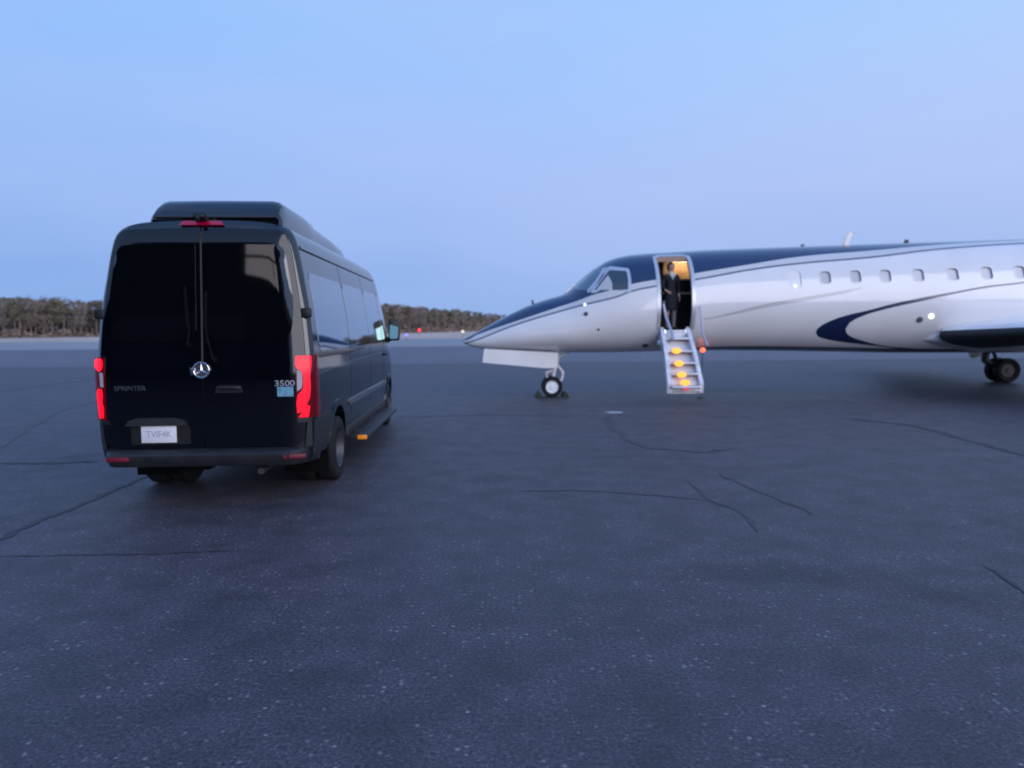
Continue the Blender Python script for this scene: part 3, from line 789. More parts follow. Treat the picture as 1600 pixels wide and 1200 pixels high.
# side glazing
for s, fn in ((1, side_r), (-1, side_l)):
    for (a, b) in ((.34, 1.92), (1.97, 3.42), (3.47, 4.70)):
        bm = BM(); patch(bm, rpoly([(a, 1.42), (b, 1.42), (b, 2.17), (a+.03, 2.17)], .09), sh(fn, .0025), .12, .003)
        build(bm, 'side_window', M['sglass'], van, smooth=40)
    bm = BM(); patch(bm, rpoly([(4.80, 1.38), (5.72, 1.38), (5.60, 1.62), (5.24, 2.14), (4.80, 2.17)], .06), sh(fn, .0025), .08, .003)
    build(bm, 'door_window', M['sglass'], van, smooth=40)
    # rain gutter, swage line, rub strip, panel seams
    bm = BM(); patch(bm, [(.25, 2.385), (4.85, 2.385), (4.85, 2.41), (.25, 2.41)], sh(fn, .014), .25, .012)
    build(bm, 'roof_gutter', M['vpaint'], van)
    bm = BM(); patch(bm, rpoly([(1.80, .74), (5.05, .74), (5.05, .80), (1.80, .80)], .02), sh(fn, .016), .25, .014)
    build(bm, 'rub_strip', mat('rub_strip', (.06, .062, .07), .25, coat=1.0), van)
    bm = BM(); patch(bm, rpoly([(.17, 1.17), (1.9, 1.22), (4.7, 1.24), (4.7, 1.265), (1.9, 1.25), (.17, 1.205)], .01), sh(fn, .007), .2, .007)
    build(bm, 'swage_line', M['vpaint'], van, smooth=40)
    bm = BM()
    for yy in (1.945, 3.445, 4.75):
        patch(bm, [(yy, .62), (yy+.012, .62), (yy+.012, 2.36), (yy, 2.36)], sh(fn, .0015), .1)
    build(bm, 'door_seam', M['under'], van, smooth=0)
    # door pull and side marker
    bm = BM(); box(bm, (s*(half(4.9, 1.2)+.02), 4.95, 1.22), (.03, .18, .04), bevel=.01); build(bm, 'side_door_handle', M['vblack'], van)
    # lower sill
    bm = BM(); box(bm, (s*.935, 3.4, .43), (.07, 3.25, .13), bevel=.02); build(bm, 'sill', M['vplastic'], van)
    # wheel arch lips
    for yy in AX:
        bm = BM()
        o_ = [(yy+math.cos(a)*.49, .38+math.sin(a)*.49) for a in np.linspace(0.02, PI-.02, 28)]
        i_ = [(yy+math.cos(a)*.428, .38+math.sin(a)*.428) for a in np.linspace(0.02, PI-.02, 28)]
        for k in range(27):
            q = [bm.verts.new(fn(*p, .015)) for p in (o_[k], o_[k+1], i_[k+1], i_[k])]
            bm.faces.new(q)
            q2 = [bm.verts.new(fn(*p, -.01)) for p in (o_[k], o_[k+1])]
            bm.faces.new((q[0], q[1], q2[1], q2[0]))
            q3 = [bm.verts.new(fn(*p, -.10)) for p in (i_[k], i_[k+1])]
            bm.faces.new((q[3], q[2], q3[1], q3[0]))
        bmesh.ops.remove_doubles(bm, verts=bm.verts, dist=.0005)
        build(bm, 'wheel_arch', M['vpaint'], van, smooth=40)
    # mirror
    bm = BM(); rings = []
    cx, cy, cz = s*1.085, 5.52, 1.62
    for dy, k in ((-.07, .93), (-.065, 1.0), (0, 1.0), (.06, .85), (.10, .5)):
        rr = rpoly([(-.098, -.19), (.090, -.19), (.095, .16), (-.09, .19)], .05, 4)
        rings.append([(cx+a*k, cy+dy, cz+b*k) for a, b in rr])
    loft(bm, rings); tube(bm, [(cx-s*.06, cy, cz-.14), (s*.93, cy+.02, cz-.20)], .045, 10)
    mr_ = build(bm, 'door_mirror', M['vblack'], van)
    bm = BM(); rr = rpoly([(-.072, -.16), (.066, -.16), (.072, .135), (-.064, .16)], .04, 4)
    rot = Matrix.Rotation(R(-14), 3, 'X') @ Matrix.Rotation(s*R(4), 3, 'Z')
    bm.faces.new([bm.verts.new(Vector((cx, cy-.085, cz)) + rot @ Vector((a, 0, b))) for a, b in rr])
    build(bm, 'mirror_glass', M['mirrorglass'], mr_, smooth=0)
    # running board
    if s > 0:
        rb = BM(); box(rb, (1.07, 3.30, .345), (.23, 2.90, .05), bevel=.015)
        for yy in (2.2, 3.3, 4.4): box(rb, (.95, yy, .37), (.2, .05, .04))
        rbo = build(rb, 'running_board', M['vplastic'], van)
        bm = BM(); box(bm, (1.115, 1.845, .348), (.11, .02, .052), bevel=.006); build(bm, 'amber_reflector', M['amberr'], rbo)
# windscreen
bm = BM(); vr = []
for k in range(9):
    y = 5.13 + (6.05-5.13)*k/8
    h = hy(y); wv = min(.80, half(y, h-.12)*.93)
    vr.append([bm.verts.new((wv*t, y, h+.012 - .10*abs(t)**4*(1.0))) for t in np.linspace(-1, 1, 13)])
for A, B in zip(vr, vr[1:]):
    for k in range(12): bm.faces.new((A[k], A[k+1], B[k+1], B[k]))
build(bm, 'windscreen', M['vglass'], van, smooth=180)
# wheels
def wheel_profile(bm, c, s, r, wd):
    h = wd/2
    lathe(bm, [(r*.62, -h*.9), (r*.80, -h), (r*.94, -h*.93), (r*.99, -h*.75), (r, -h*.4), (r, h*.4), (r*.99, h*.75), (r*.94, h*.93), (r*.80, h), (r*.62, h*.9), (r*.60, 0), (r*.62, -h*.9)], c, (s, 0, 0), 44)
def make_wheel(s, y, dual):
    xo = .885 if dual else .86
    bm = BM(); wheel_profile(bm, (s*xo, y, .345), s, .345, .205)
    if dual: wheel_profile(bm, (s*(xo-.235), y, .345), s, .345, .205)
    t = build(bm, 'tyre', M['tyre'], None, smooth=40)
    bm = BM()
    if dual: lathe(bm, [(.215, .10), (.205, .08), (.16, -.04), (.10, -.05), (.085, .02), (.06, .055), (0, .06)], (s*xo, y, .345), (s, 0, 0), 36)
    else: lathe(bm, [(.215, .10), (.205, .08), (.17, .05), (.12, .085), (.07, .095), (.05, .10), (0, .10)], (s*xo, y, .345), (s, 0, 0), 36)
    rm = build(bm, 'rim', M['rim'], None, smooth=40)
    wh = bpy.data.objects.new('wheel', None); COL.objects.link(wh); wh.parent = van
    t.parent = wh; rm.parent = wh
for s in (-1, 1):
    make_wheel(s, AX[0], True); make_wheel(s, AX[1], False)
# underside
bm = BM(); box(bm, (0, 3.4, .42), (1.5, 5.9, .12)); tube(bm, [(-.75, 1.16, .345), (.75, 1.16, .345)], .07, 12)
lathe(bm, [(0, -.13), (.12, -.1), (.16, 0), (.12, .1), (0, .13)], (0, 1.16, .345), (0, 1, 0), 20)
box(bm, (-.35, .55, .36), (.55, .5, .16), bevel=.04)
build(bm, 'underbody', M['under'], van)
bm = BM(); tube(bm, [(.50, .9, .33), (.50, .02, .335), (.50, -.03, .33)], .032, 14); build(bm, 'exhaust_pipe', M['rim'], van)
for s in (-1, 1):
    bm = BM(); box(bm, (s*.74, AX[0]-.46, .30), (.44, .012, .26)); build(bm, 'mud_flap', M['under'], van)

# ------------------------------------------------------------------ business jet
D = G(862, 619.5).y            # distance of the jet's centre line
ROOT = PY(722, 533, D); ROOT.z = 0
X0 = ROOT.x
def LX(px, py, y=0.0):         # pixel -> jet coordinates on the vertical plane y
    p = PY(px, py, D + y); return Vector((p.x - X0, y, p.z))
TOP = [(722, 531.5), (745, 519), (770, 505), (800, 489), (830, 475.5), (858, 466), (882, 459), (908, 437), (930, 419), (950, 407), (975, 400), (1005, 396.5), (1050, 394), (1100, 391), (1200, 387), (1300, 383.5), (1400, 380), (1500, 377), (1600, 374)]
BOT = [(722, 533.5), (732, 540), (750, 544.5), (780, 548), (870, 550.5), (950, 550.5), (1020, 549), (1100, 547.5), (1200, 548), (1300, 549.5), (1400, 551), (1500, 551), (1600, 551)]
tp = [LX(*p) for p in TOP]; bt = [LX(*p) for p in BOT]
tz1, bz1 = tp[-1].z, bt[-1].z
XT = [p.x for p in tp] + [15.0, 18.5, 20.5, 22.5, 24.5]
ZTt = [p.z for p in tp] + [tz1, tz1, tz1-.02, tz1-.12, tz1-.35]
XB = [p.x for p in bt] + [15.0, 18.5, 20.5, 22.5, 24.5]
ZBt = [p.z for p in bt] + [bz1, bz1+.15, bz1+.55, bz1+1.10, bz1+1.65]
ztop = herm(XT, ZTt); zbot = herm(XB, ZBt)
wid = herm([0, .12, .4, 1.0, 1.8, 2.8, 3.6, 4.4, 5.4, 18.0, 20.5, 22.5, 24.5], [.02, .12, .24, .46, .70, .92, 1.05, 1.12, 1.16, 1.16, .92, .58, .22])
zcf = herm([0, 2.0, 4.0, 6, 18, 24.5], [.42, .36, .42, .47, .47, .5])
def sec(x):
    a, b = ztop(x), zbot(x); return a, b, b + (a-b)*zcf(x), wid(x)
def surf(x, z, d=0.0):
    a, b, c, w_ = sec(x)
    H = (a-c) if z > c else (c-b)
    q = min(1.0, abs(z-c)/max(H, .01))
    y = (w_)*math.sqrt(max(0.0, 1-q*q))
    if d:
        ny, nz_ = y/(w_*w_), (z-c)/(H*H); l = math.hypot(ny, nz_) or 1
        return (x, -(y + ny/l*d), z + nz_/l*d)
    return (x, -y, z)
def S(px, py):                 # pixel -> (x,z) on the near skin
    y = -1.0
    for _ in range(8):
        p = LX(px, py, y); y = surf(max(.01, p.x), p.z)[1]
    return (p.x, p.z)
def skinf(x, z, d): return surf(x, z, d)
def skinfar(x, z, d):
    p = surf(x, z, d); return (p[0], -p[1], p[2])
jet = empty('business_jet', ROOT, 0, 'white and navy twin-engine business jet parked with its airstair door open', 'jet')

# livery
def livery():
    m = bpy.data.materials.new('jet_livery'); m.use_nodes = True
    nt = m.node_tree; b = nt.nodes['Principled BSDF']; L = nt.links.new
    b.inputs['Roughness'].default_value = 0.28
    b.inputs['Coat Weight'].default_value = 1; b.inputs['Coat Roughness'].default_value = 0.06
    tc = N(nt, 'ShaderNodeTexCoord'); sp = N(nt, 'ShaderNodeSeparateXYZ'); L(tc.outputs['Object'], sp.inputs[0])
    XL, ZL = 25.0, 4.5
    xn = N(nt, 'ShaderNodeMath', operation='DIVIDE'); L(sp.outputs['X'], xn.inputs[0]); xn.inputs[1].default_value = XL; xn.use_clamp = True
    def curve(pts, xa=0.0, xb=19.0):
        mr = N(nt, 'ShaderNodeMapRange'); mr.inputs['From Min'].default_value = xa; mr.inputs['From Max'].default_value = xb
        L(sp.outputs['X'], mr.inputs['Value'])
        n = nt.nodes.new('ShaderNodeFloatCurve')
        c = n.mapping.curves[0]
        pts = sorted(pts)
        f_ = herm([p[0] for p in pts], [p[1] for p in pts])
        pts = [p for p in pts if p[0] < xb] + ([(xb, f_(xb))] if pts[-1][0] > xb else [])
        pts = [(min(1, max(0, (x-xa)/(xb-xa))), min(1, max(0, z/ZL))) for x, z in pts]
        if pts[0][0] > 0: pts.insert(0, (0.0, pts[0][1]))
        if pts[-1][0] < 1: pts.append((1.0, pts[-1][1]))
        c.points[0].location = pts[0]; c.points[1].location = pts[-1]
        for p in pts[1:-1]: c.points.new(*p)
        for p in c.points: p.handle_type = 'AUTO_CLAMPED'
        n.mapping.extend = 'HORIZONTAL'
        n.mapping.update()
        L(mr.outputs[0], n.inputs['Value'])
        o = N(nt, 'ShaderNodeMath', operation='MULTIPLY'); L(n.outputs[0], o.inputs[0]); o.inputs[1].default_value = ZL
        return o.outputs[0]
    def op(o, a, bb):
        n = N(nt, 'ShaderNodeMath', operation=o)
        for i, v in enumerate((a, bb)):
            if isinstance(v, (int, float)): n.inputs[i].default_value = v
            else: L(v, n.inputs[i])
        return n.outputs[0]
    X, Z = sp.outputs['X'], sp.outputs['Z']
    P = lambda l: [S(*p) for p in l]
    navy_e = [(722, 532), (748, 518), (785, 505), (821, 493), (869, 477), (905, 465), (926, 457), (950, 451), (987, 444), (1025, 437), (1086, 427), (1160, 415), (1250, 401), (1360, 391.5), (1465, 382.5), (1540, 378), (1600, 375.5)]
    line_e = [(722, 538), (748, 526), (785, 511), (816, 500), (850, 489.5), (905, 474), (966, 461), (987, 455), (1025, 447), (1100, 434.5), (1175, 421), (1250, 411.5), (1360, 402), (1465, 389.5), (1600, 380)]
    so_u = [(1274, 520), (1277, 514), (1290, 505), (1315, 495), (1360, 484), (1390, 476), (1440, 465), (1490, 456), (1540, 447), (1600, 440)]
    so_l = [(1274, 520), (1277, 525), (1285, 528.5), (1312, 534), (1360, 539.5), (1415, 545.5), (1490, 549)]
    si_u = [(1321, 515), (1322, 511.5), (1325, 507), (1332, 501.5), (1350, 493), (1380, 484), (1440, 470.5), (1490, 459.5), (1540, 450), (1600, 442.5)]
    si_l = [(1321, 515), (1322, 518.5), (1325, 522.5), (1332, 527), (1345, 531.5), (1377, 539.5), (1415, 543.5), (1490, 547.5)]
    gu = [(1100, 497), (1132, 491), (1200, 474), (1275, 461), (1325, 453), (1345, 450)]
    gl = [(1100, 499), (1132, 494), (1200, 480), (1275, 467), (1325, 457), (1345, 452)]
    dn = lambda l: [(x, y + 4.0*min(1, max(0, (985-x)/40))*min(1, (x-722)/20)) for x, y in l]
    navy_e, line_e = dn(navy_e), dn(line_e)
    n_ = P(navy_e); xe = n_[-1]
    n_ = n_ + [(xe[0]+2, xe[1]+.10), (19, ztop(13)+.1)]
    l_ = P(line_e); xe = l_[-1]; l_ = l_ + [(xe[0]+2.5, xe[1]+.10), (19, ztop(13)+.1)]
    ext = lambda q, dz: q + [(q[-1][0]+3, q[-1][1]+dz)]
    cN, cT = curve(n_), curve(l_)
    ou, ol = curve(ext(P(so_u), .55), 7.6, 15.8), curve(ext(P(so_l), -.02), 7.6, 15.8)
    iu, il = curve(ext(P(si_u), .54), 7.6, 15.8), curve(ext(P(si_l), -.02), 7.6, 15.8)
    g1, g2 = curve(P(gu)), curve(P(gl))
    GT, LT = 'GREATER_THAN', 'LESS_THAN'
    navy = op(GT, Z, cN)
    line = op(LT, op('ABSOLUTE', op('SUBTRACT', Z, cT), 0), 0.020)
    outer = op('MULTIPLY', op('MULTIPLY', op(GT, ou, Z), op(GT, Z, ol)), op(GT, X, so_x := S(1274.5, 520)[0]))
    inner = op('MULTIPLY', op('MULTIPLY', op(GT, iu, Z), op(GT, Z, il)), op(GT, X, S(1321.2, 515)[0]))
    sw = op('MULTIPLY', outer, op('SUBTRACT', 1.0, inner))
    band = op('MULTIPLY', op(GT, Z, cT), op('SUBTRACT', 1.0, navy))
    xm = [S(*gu[0])[0], S(*gu[-1])[0]]
    grey = op('MULTIPLY', op('MULTIPLY', op(GT, g1, Z), op(GT, Z, g2)), op('MULTIPLY', op(GT, X, xm[0]), op(LT, X, xm[1])))
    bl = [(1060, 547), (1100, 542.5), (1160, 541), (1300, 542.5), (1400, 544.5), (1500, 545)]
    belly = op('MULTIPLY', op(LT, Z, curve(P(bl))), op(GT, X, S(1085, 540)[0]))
    cur = None
    n = N(nt, 'ShaderNodeTexNoise'); n.inputs['Scale'].default_value = 1.2; n.inputs['Detail'].default_value = 5; L(tc.outputs['Object'], n.inputs['Vector'])
    r = ramp(nt, [(0.3, (0.76, 0.73, 0.735)), (0.7, (0.81, 0.78, 0.785))]); L(n.outputs[0], r.inputs[0]); cur = r.outputs[0]
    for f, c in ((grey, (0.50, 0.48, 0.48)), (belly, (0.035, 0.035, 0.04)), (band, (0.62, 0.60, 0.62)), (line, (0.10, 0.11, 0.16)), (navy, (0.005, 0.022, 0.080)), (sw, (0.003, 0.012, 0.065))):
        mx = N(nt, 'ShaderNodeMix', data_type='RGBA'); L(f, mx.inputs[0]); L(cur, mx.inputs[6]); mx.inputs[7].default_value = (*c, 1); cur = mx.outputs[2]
    L(cur, b.inputs['Base Color'])
    return m
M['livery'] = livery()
M['white'] = mat('jet_white_paint', (0.78, 0.755, 0.755), 0.28, coat=0.6, var=0.05, vscale=1.5)
M['silver'] = mat('polished_frame', (0.62, 0.62, 0.66), 0.3, metal=0.5)
M['bezel'] = mat('window_bezel', (0.55, 0.53, 0.55), 0.4)
M['shade'] = mat('window_shade', (0.55, 0.53, 0.56), 0.35, coat=0.8)
M['wood'] = mat('cabin_veneer', (0.62, 0.45, 0.30), 0.35, var=0.2, vscale=4)
M['dark'] = mat('cabin_dark', (0.010, 0.009, 0.009), 0.6)
M['cabinw'] = mat('cabin_lining', (0.10, 0.07, 0.045), 0.6)
M['cglass'] = mat('cockpit_glass', (0.02, 0.035, 0.045), 0.03, spec=0.9, coat=1.0)
M['tealglass'] = mat('windscreen_glass', (0.07, 0.125, 0.17), 0.05, spec=0.8, coat=1.0)
M['gearw'] = mat('gear_white', (0.72, 0.70, 0.71), 0.4, var=0.1, vscale=6)
M['geard'] = mat('gear_dark', (0.035, 0.035, 0.04), 0.5)
M['hub'] = mat('wheel_hub', (0.80, 0.79, 0.80), 0.4)
M['navyp'] = mat('jet_navy_paint', (0.010, 0.030, 0.105), 0.25, coat=1.0)

NR = 72
bm = BM(); rings = []
xs = list(np.linspace(0.0, .5, 10)) + list(np.linspace(.6, 6.0, 50)) + list(np.linspace(6.15, 18, 64)) + list(np.linspace(18.3, 24.5, 16))
for x in xs:
    a, b, c, w_ = sec(x)
    rg = []
    for k in range(NR):
        t = 2*PI*k/NR
        cz, sz = math.cos(t), math.sin(t)
        rg.append((x, w_*cz, c + sz*((a-c) if sz > 0 else (c-b))))
    rings.append(rg)
loft(bm, rings)
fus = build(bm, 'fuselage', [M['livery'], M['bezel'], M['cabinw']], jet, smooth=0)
# openings
DL, DR_ = S(1031.5, 505)[0], S(1080, 505)[0]
SILL = S(1055, 515.5)[1]; DTOP = LX(1050, 401, -.45).z
cuts = []
def cutter(bm): 
    o = build(bm, 'cutter', [M['livery'], M['bezel'], M['cabinw']], None, smooth=0); o.location = ROOT; return o
bm = BM(); prism(bm, rpoly([(DL, SILL), (DR_, SILL), (DR_, DTOP), (DL, DTOP)], [.02, .02, .12, .12], 5), -1.6, -.45, 'y', mi=2); cuts.append(cutter(bm))
bm = BM(); cc = sec(5.0)
pg = []
lowy = [(-surf(5.0, z)[1]-.12, z) for z in np.linspace(SILL-.004, cc[2], 8)][:-1]
for t in np.linspace(0, PI, 24): pg.append((math.cos(t)*(cc[3]-.12), cc[2] + math.sin(t)*(cc[0]-cc[2]-.09)))
pg = lowy + pg + [(-y, z) for y, z in lowy[::-1]]
prism(bm, pg, DL-.45, DR_+1.2, 'x', mi=2); cuts.append(cutter(bm))
WIN = [(1290, 433.5), (1337, 432), (1384, 431), (1435.5, 430), (1489.5, 428.5), (1542.5, 426.5), (1594, 425)]
wc = [S(*p) for p in WIN]
dx = wc[-1][0]-wc[-2][0]
wc += [(wc[-1][0]+.78*k, wc[-1][1]+.005*k) for k in range(1, 6)]
oval = S(1242, 437)
def wframe(x, z):
    p = Vector(surf(x, z)); q = Vector(surf(x, z, .1)); n = (q-p).normalized(); u = Vector((1, 0, 0)); v = n.cross(u).normalized()
    if v.z < 0: v = -v
    return p, u, v, n
def wprism(bm, x, z, poly, d0, d1, mi):
    p, u, v, n = wframe(x, z)
    loft(bm, [[p+u*a+v*b+n*d for a, b in poly] for d in (d0, d1)], mi=mi)
WP = rpoly([(-.115, -.155), (.115, -.155), (.115, .155), (-.115, .155)], .085, 6)
OP = rpoly([(-.14, -.23), (.14, -.23), (.14, .23), (-.14, .23)], .14, 8)
for x, z in wc:
    bm = BM(); wprism(bm, x, z, WP, .06, -.05, 1); cuts.append(cutter(bm))
bm = BM(); wprism(bm, *oval, OP, .06, -.022, 0); cuts.append(cutter(bm))
# nose gear bay and its shadowed inside
nb0, nb1 = LX(757, 548).x, LX(874, 551).x
bm = BM(); box(bm, ((nb0+nb1)/2, 0, 1.15), (nb1-nb0, .42, .55), mi=1); cuts.append(cutter(bm))
bpy.context.view_layer.update()
apply_bool(fus, cuts)
for p in fus.data.polygons: p.use_smooth = True
fus.data.set_sharp_from_angle(angle=R(28))
# cabin windows
k = 0
for x, z in wc:
    bm = BM(); P_ = WP; p, u, v, n = wframe(x, z)
    f = lambda a, b, d: tuple(p+u*a+v*b+n*(d-.040))
    patch(bm, [(a*.97, b*.97) for a, b in P_], f, .06)
    wo = build(bm, 'cabin_window', M['shade'], jet, smooth=0)
    bm = BM(); f2 = lambda a, b, d: tuple(Vector(surf(x+a, z+b*.86, .004+d)))
    ringframe(bm, [(a*1.16, b*1.13) for a, b in P_], [(a*1.0, b*1.0) for a, b in P_], f2, .006)
    build(bm, 'frame', M['white'], wo, smooth=40)
# flight deck glazing
def pp(l): return [S(*q) for q in l]
ws = [(885, 455.5), (909, 436), (929, 421.5), (941, 421), (931, 438), (918, 453.5)]
bm = BM()
def wsf(x, z, d):
    z = min(z, ztop(x)-.003); return surf(x, z, d+.010)
wsp = dens(pp(ws), .08)
patch(bm, wsp, wsf, .07, .012)
patch(bm, wsp, lambda x, z, d: (lambda q: (q[0], -q[1], q[2]))(wsf(x, z, d)), .07, .012)
build(bm, 'windscreen', M['tealglass'], jet, smooth=60)
fo = [(921, 458), (951, 416.5), (983, 420), (986, 437), (986, 457)]
fi = [(928, 454), (951.5, 422.5), (979, 424), (981.5, 438), (981.5, 453)]
rf = rpoly(pp(fo), .05, 5); ri = rpoly(pp(fi), .04, 5)
wf_o = [(881, 458.5), (906, 434), (928, 417.5), (949, 418), (934, 440), (920, 457.5)]
wf_i = [(886, 455), (909, 436), (929, 421.5), (941, 421), (931, 438), (918, 453.5)]
bm = BM()
for fn_, in ((skinf,), (skinfar,)):
    ringframe(bm, dens(pp(wf_o), .5), dens(pp(wf_i), .5), lambda x, z, d: fn_(x, min(z, ztop(x)-.003), d+.014), .012)
    ringframe(bm, rf, ri, lambda x, z, d: fn_(x, z, d+.014), .012)
build(bm, 'window_frame', M['silver'], jet, smooth=30)
bm = BM(); patch(bm, ri, lambda x, z, d: surf(x, z, d+.006), .08, .01)
sw = build(bm, 'cockpit_side_window', M['cglass'], jet, smooth=60)
bm = BM(); patch(bm, ri, lambda x, z, d: skinfar(x, z, d+.006), .08, .01); build(bm, 'cockpit_side_window', M['cglass'], jet, smooth=60)
bm = BM(); patch(bm, rpoly(pp([(931, 453.5), (950, 430), (956, 441), (957, 453.5)]), .02, 4), lambda x, z, d: surf(x, z, d+.009), .08, .002)
build(bm, 'sun_shade', mat('sun_shade', (0.50, 0.50, 0.53), .4, coat=1.0), sw, smooth=60)
# door frame
def dpoly(o):
    zs_ = np.linspace(SILL-.0, DTOP-.10, 16)
    r = [(DR_+o, z) for z in zs_] + [(DR_-.01+o, DTOP-.04+o*.5), (DR_-.08, DTOP+o*.55)] + [(DL+.08, DTOP+o*.55), (DL+.01-o, DTOP-.04+o*.5)] + [(DL-o, z) for z in zs_[::-1]]
    return r
bm = BM()
A = dpoly(.075); B_ = dpoly(-.004)
def dsf(x, z, d): return surf(x, min(z, ztop(x)-.01), d+.008)
n_ = len(A)
av = [bm.verts.new(dsf(*p, 0)) for p in A]; bv = [bm.verts.new(dsf(*p, 0)) for p in B_]; cv = [bm.verts.new(dsf(*p, -.09)) for p in B_]; ev = [bm.verts.new(dsf(*p, -.01)) for p in A]
for k in range(n_-1):
    bm.faces.new((av[k], av[k+1], bv[k+1], bv[k])); bm.faces.new((bv[k], bv[k+1], cv[k+1], cv[k])); bm.faces.new((ev[k], ev[k+1], av[k+1], av[k]))
build(bm, 'door_frame', M['silver'], jet, smooth=40)
# vestibule fittings seen through the door
CT = LX(1065, 437.5, -.2).z                      # galley counter top
bm = BM(); prism(bm, [(DL+.20, SILL), (DR_+1.15, SILL), (DR_+1.15, CT), (DL+.20, CT)], -.15, .85, 'y')
prism(bm, [(DL-.43, SILL), (DL+.05, SILL), (DL+.05, ztop(5)-.15), (DL-.43, ztop(5)-.15)], -.40, .55, 'y')
prism(bm, [(DL+.05, CT), (DL+.30, CT), (DL+.30, ztop(5)-.16), (DL+.05, ztop(5)-.16)], .05, .36, 'y')
build(bm, 'galley_cabinet', M['dark'], jet, smooth=0)
bm = BM(); box(bm, (DR_+.35, -.165, CT+.01), (1.9, .06, .025)); box(bm, (DR_+.2, -.165, LX(1065, 458, -.2).z), (1.3, .02, .05)); build(bm, 'counter_edge', M['wood'], jet, smooth=0)
bm = BM(); prism(bm, [(DL+.08, CT+.02), (DR_+1.15, CT+.02), (DR_+1.15, ztop(5)-.17), (DL+.08, ztop(5)-.17)], .40, .44, 'y'); build(bm, 'galley_wall', M['wood'], jet, smooth=0)
bm = BM(); box(bm, (DR_+.12, .20, ztop(5)-.20), (.50, .12, .03)); build(bm, 'cabin_light', mat('cabin_light', (1, .8, .5), .5, emit=(1.0, 0.70, 0.38), es=13), jet, smooth=0)
bm = BM(); prism(bm, [(DL+.0, DTOP-.13), (DR_-.0, DTOP-.13), (DR_, DTOP-.035), (DL, DTOP-.035)], -.62, -.50, 'y'); build(bm, 'door_header', mat('door_header', (0.33, 0.20, 0.14), .5), jet, smooth=0)
# small fittings on the skin
def dot(px, py, r, m, name, hgt=.015, em=None):
    x, z = S(px, py); p, u, v, n = wframe(x, z)
    bm = BM(); lathe(bm, [(r, -.01), (r, hgt*.5), (r*.6, hgt), (0, hgt)], p, n, 18); return build(bm, name, m, jet, smooth=40)
dot(914, 476, .035, mat('white_glint', (.9, .9, .95), .2, emit=(.85, .9, 1), es=.9), 'white_glint_dot')  # small glowing dot stands for a white reflection on the skin
dot(915.5, 490.5, .045, M['geard'], 'static_port', .05)
dot(935, 515, .028, M['geard'], 'static_port', .01)
o = dot(1008, 540, .075, M['geard'], 'service_port', .01)
dot(1437, 499.5, .07, mat('service_panel_grey', (.10, .10, .11), .4), 'service_port', .02)
dot(1455, 494, .05, mat('wing_light', (1, 1, .8), .3, emit=(1.0, 1.0, 0.55), es=3.0), 'wing_inspection_light', .03)
dot(1242, 447, .035, mat('logo_light', (1, 1, .9), .3, emit=(1, .98, .85), es=0.7), 'side_light', .02)
# antennas
def blade(px0, py0, px1, py1, m, ch=.16, nm='antenna'):
    a = LX(px0, py0); b = LX(px1, py1); a.z = ztop(a.x)-.03
    bm = BM()
    for p, c in ((a, ch), (b, ch*.7)): pass
    loft(bm, [[(a.x-ch/2, 0, a.z), (a.x, .018, a.z), (a.x+ch/2, 0, a.z), (a.x, -.018, a.z)], [(b.x-ch*.35, 0, b.z), (b.x, .012, b.z), (b.x+ch*.35, 0, b.z), (b.x, -.012, b.z)]])
    return build(bm, nm, m, jet, smooth=0)
bm = BM(); a = LX(1318, 383); b = LX(1327, 363); a.z = ztop(a.x)-.04
loft(bm, [[(a.x-.06, 0, a.z), (a.x, .02, a.z), (a.x+.10, 0, a.z), (a.x, -.02, a.z)], [(b.x-.07, 0, b.z), (b.x, .015, b.z), (b.x+.09, 0, b.z), (b.x, -.015, b.z)]])
tube(bm, [(b.x-.04, 0, b.z), (b.x+.24, 0, b.z+.005)], [.016, .008], 6)
build(bm, 'antenna', M['white'], jet, smooth=0)
blade(1253, 386, 1255, 381.5, M['navyp'], .12); blade(1415, 380, 1417, 374.5, M['geard'], .14); blade(833, 474, 832, 468.5, M['navyp'], .06)
# belly fairing and wings
M['wingtop'] = mat('wing_paint', (0.78, 0.75, 0.76), 0.3, coat=0.4, var=0.05, vscale=1)
fx0 = LX(1452, 510, -1.15).x
bm = BM(); rings = []
for t in np.linspace(0, 1, 26):
    x = fx0 + 8.4*t
    k = max(.03, math.sin(min(1, t*3.4)*PI/2)**.75 * (1 if t < .6 else max(.05, math.cos((t-.6)/.4*PI/2)**.7)))
    hw = .74 + .66*k; zt_, zb_ = 1.40+.60*k, 1.24-.28*k
    if t > .6: zt_ = 1.40+.60*k+.3*(t-.6); zb_ = 1.24-.28*k + .6*(t-.6)
    zc_ = (zt_+zb_)/2
    rg = []
    for j in range(36):
        a = 2*PI*j/36; ca, sa = math.cos(a), math.sin(a)
        rg.append((x, hw*math.copysign(abs(ca)**.75, ca), zc_+(zt_-zb_)/2*math.copysign(abs(sa)**.75, sa)))
    rings.append(rg)
loft(bm, rings); build(bm, 'belly_fairing', M['white'], jet, smooth=60)
wx = LX(1496, 520, -1.3).x
def airfoil(n=16):
    up = []; lo = []
    for i in range(n+1):
        t = (1-math.cos(PI*i/n))/2
        y = .6*(.2969*math.sqrt(t)-.126*t-.3516*t*t+.2843*t**3-.1036*t**4)/.12*.10
        up.append((t, y*1.05)); lo.append((t, -y*.80))
    return up, lo
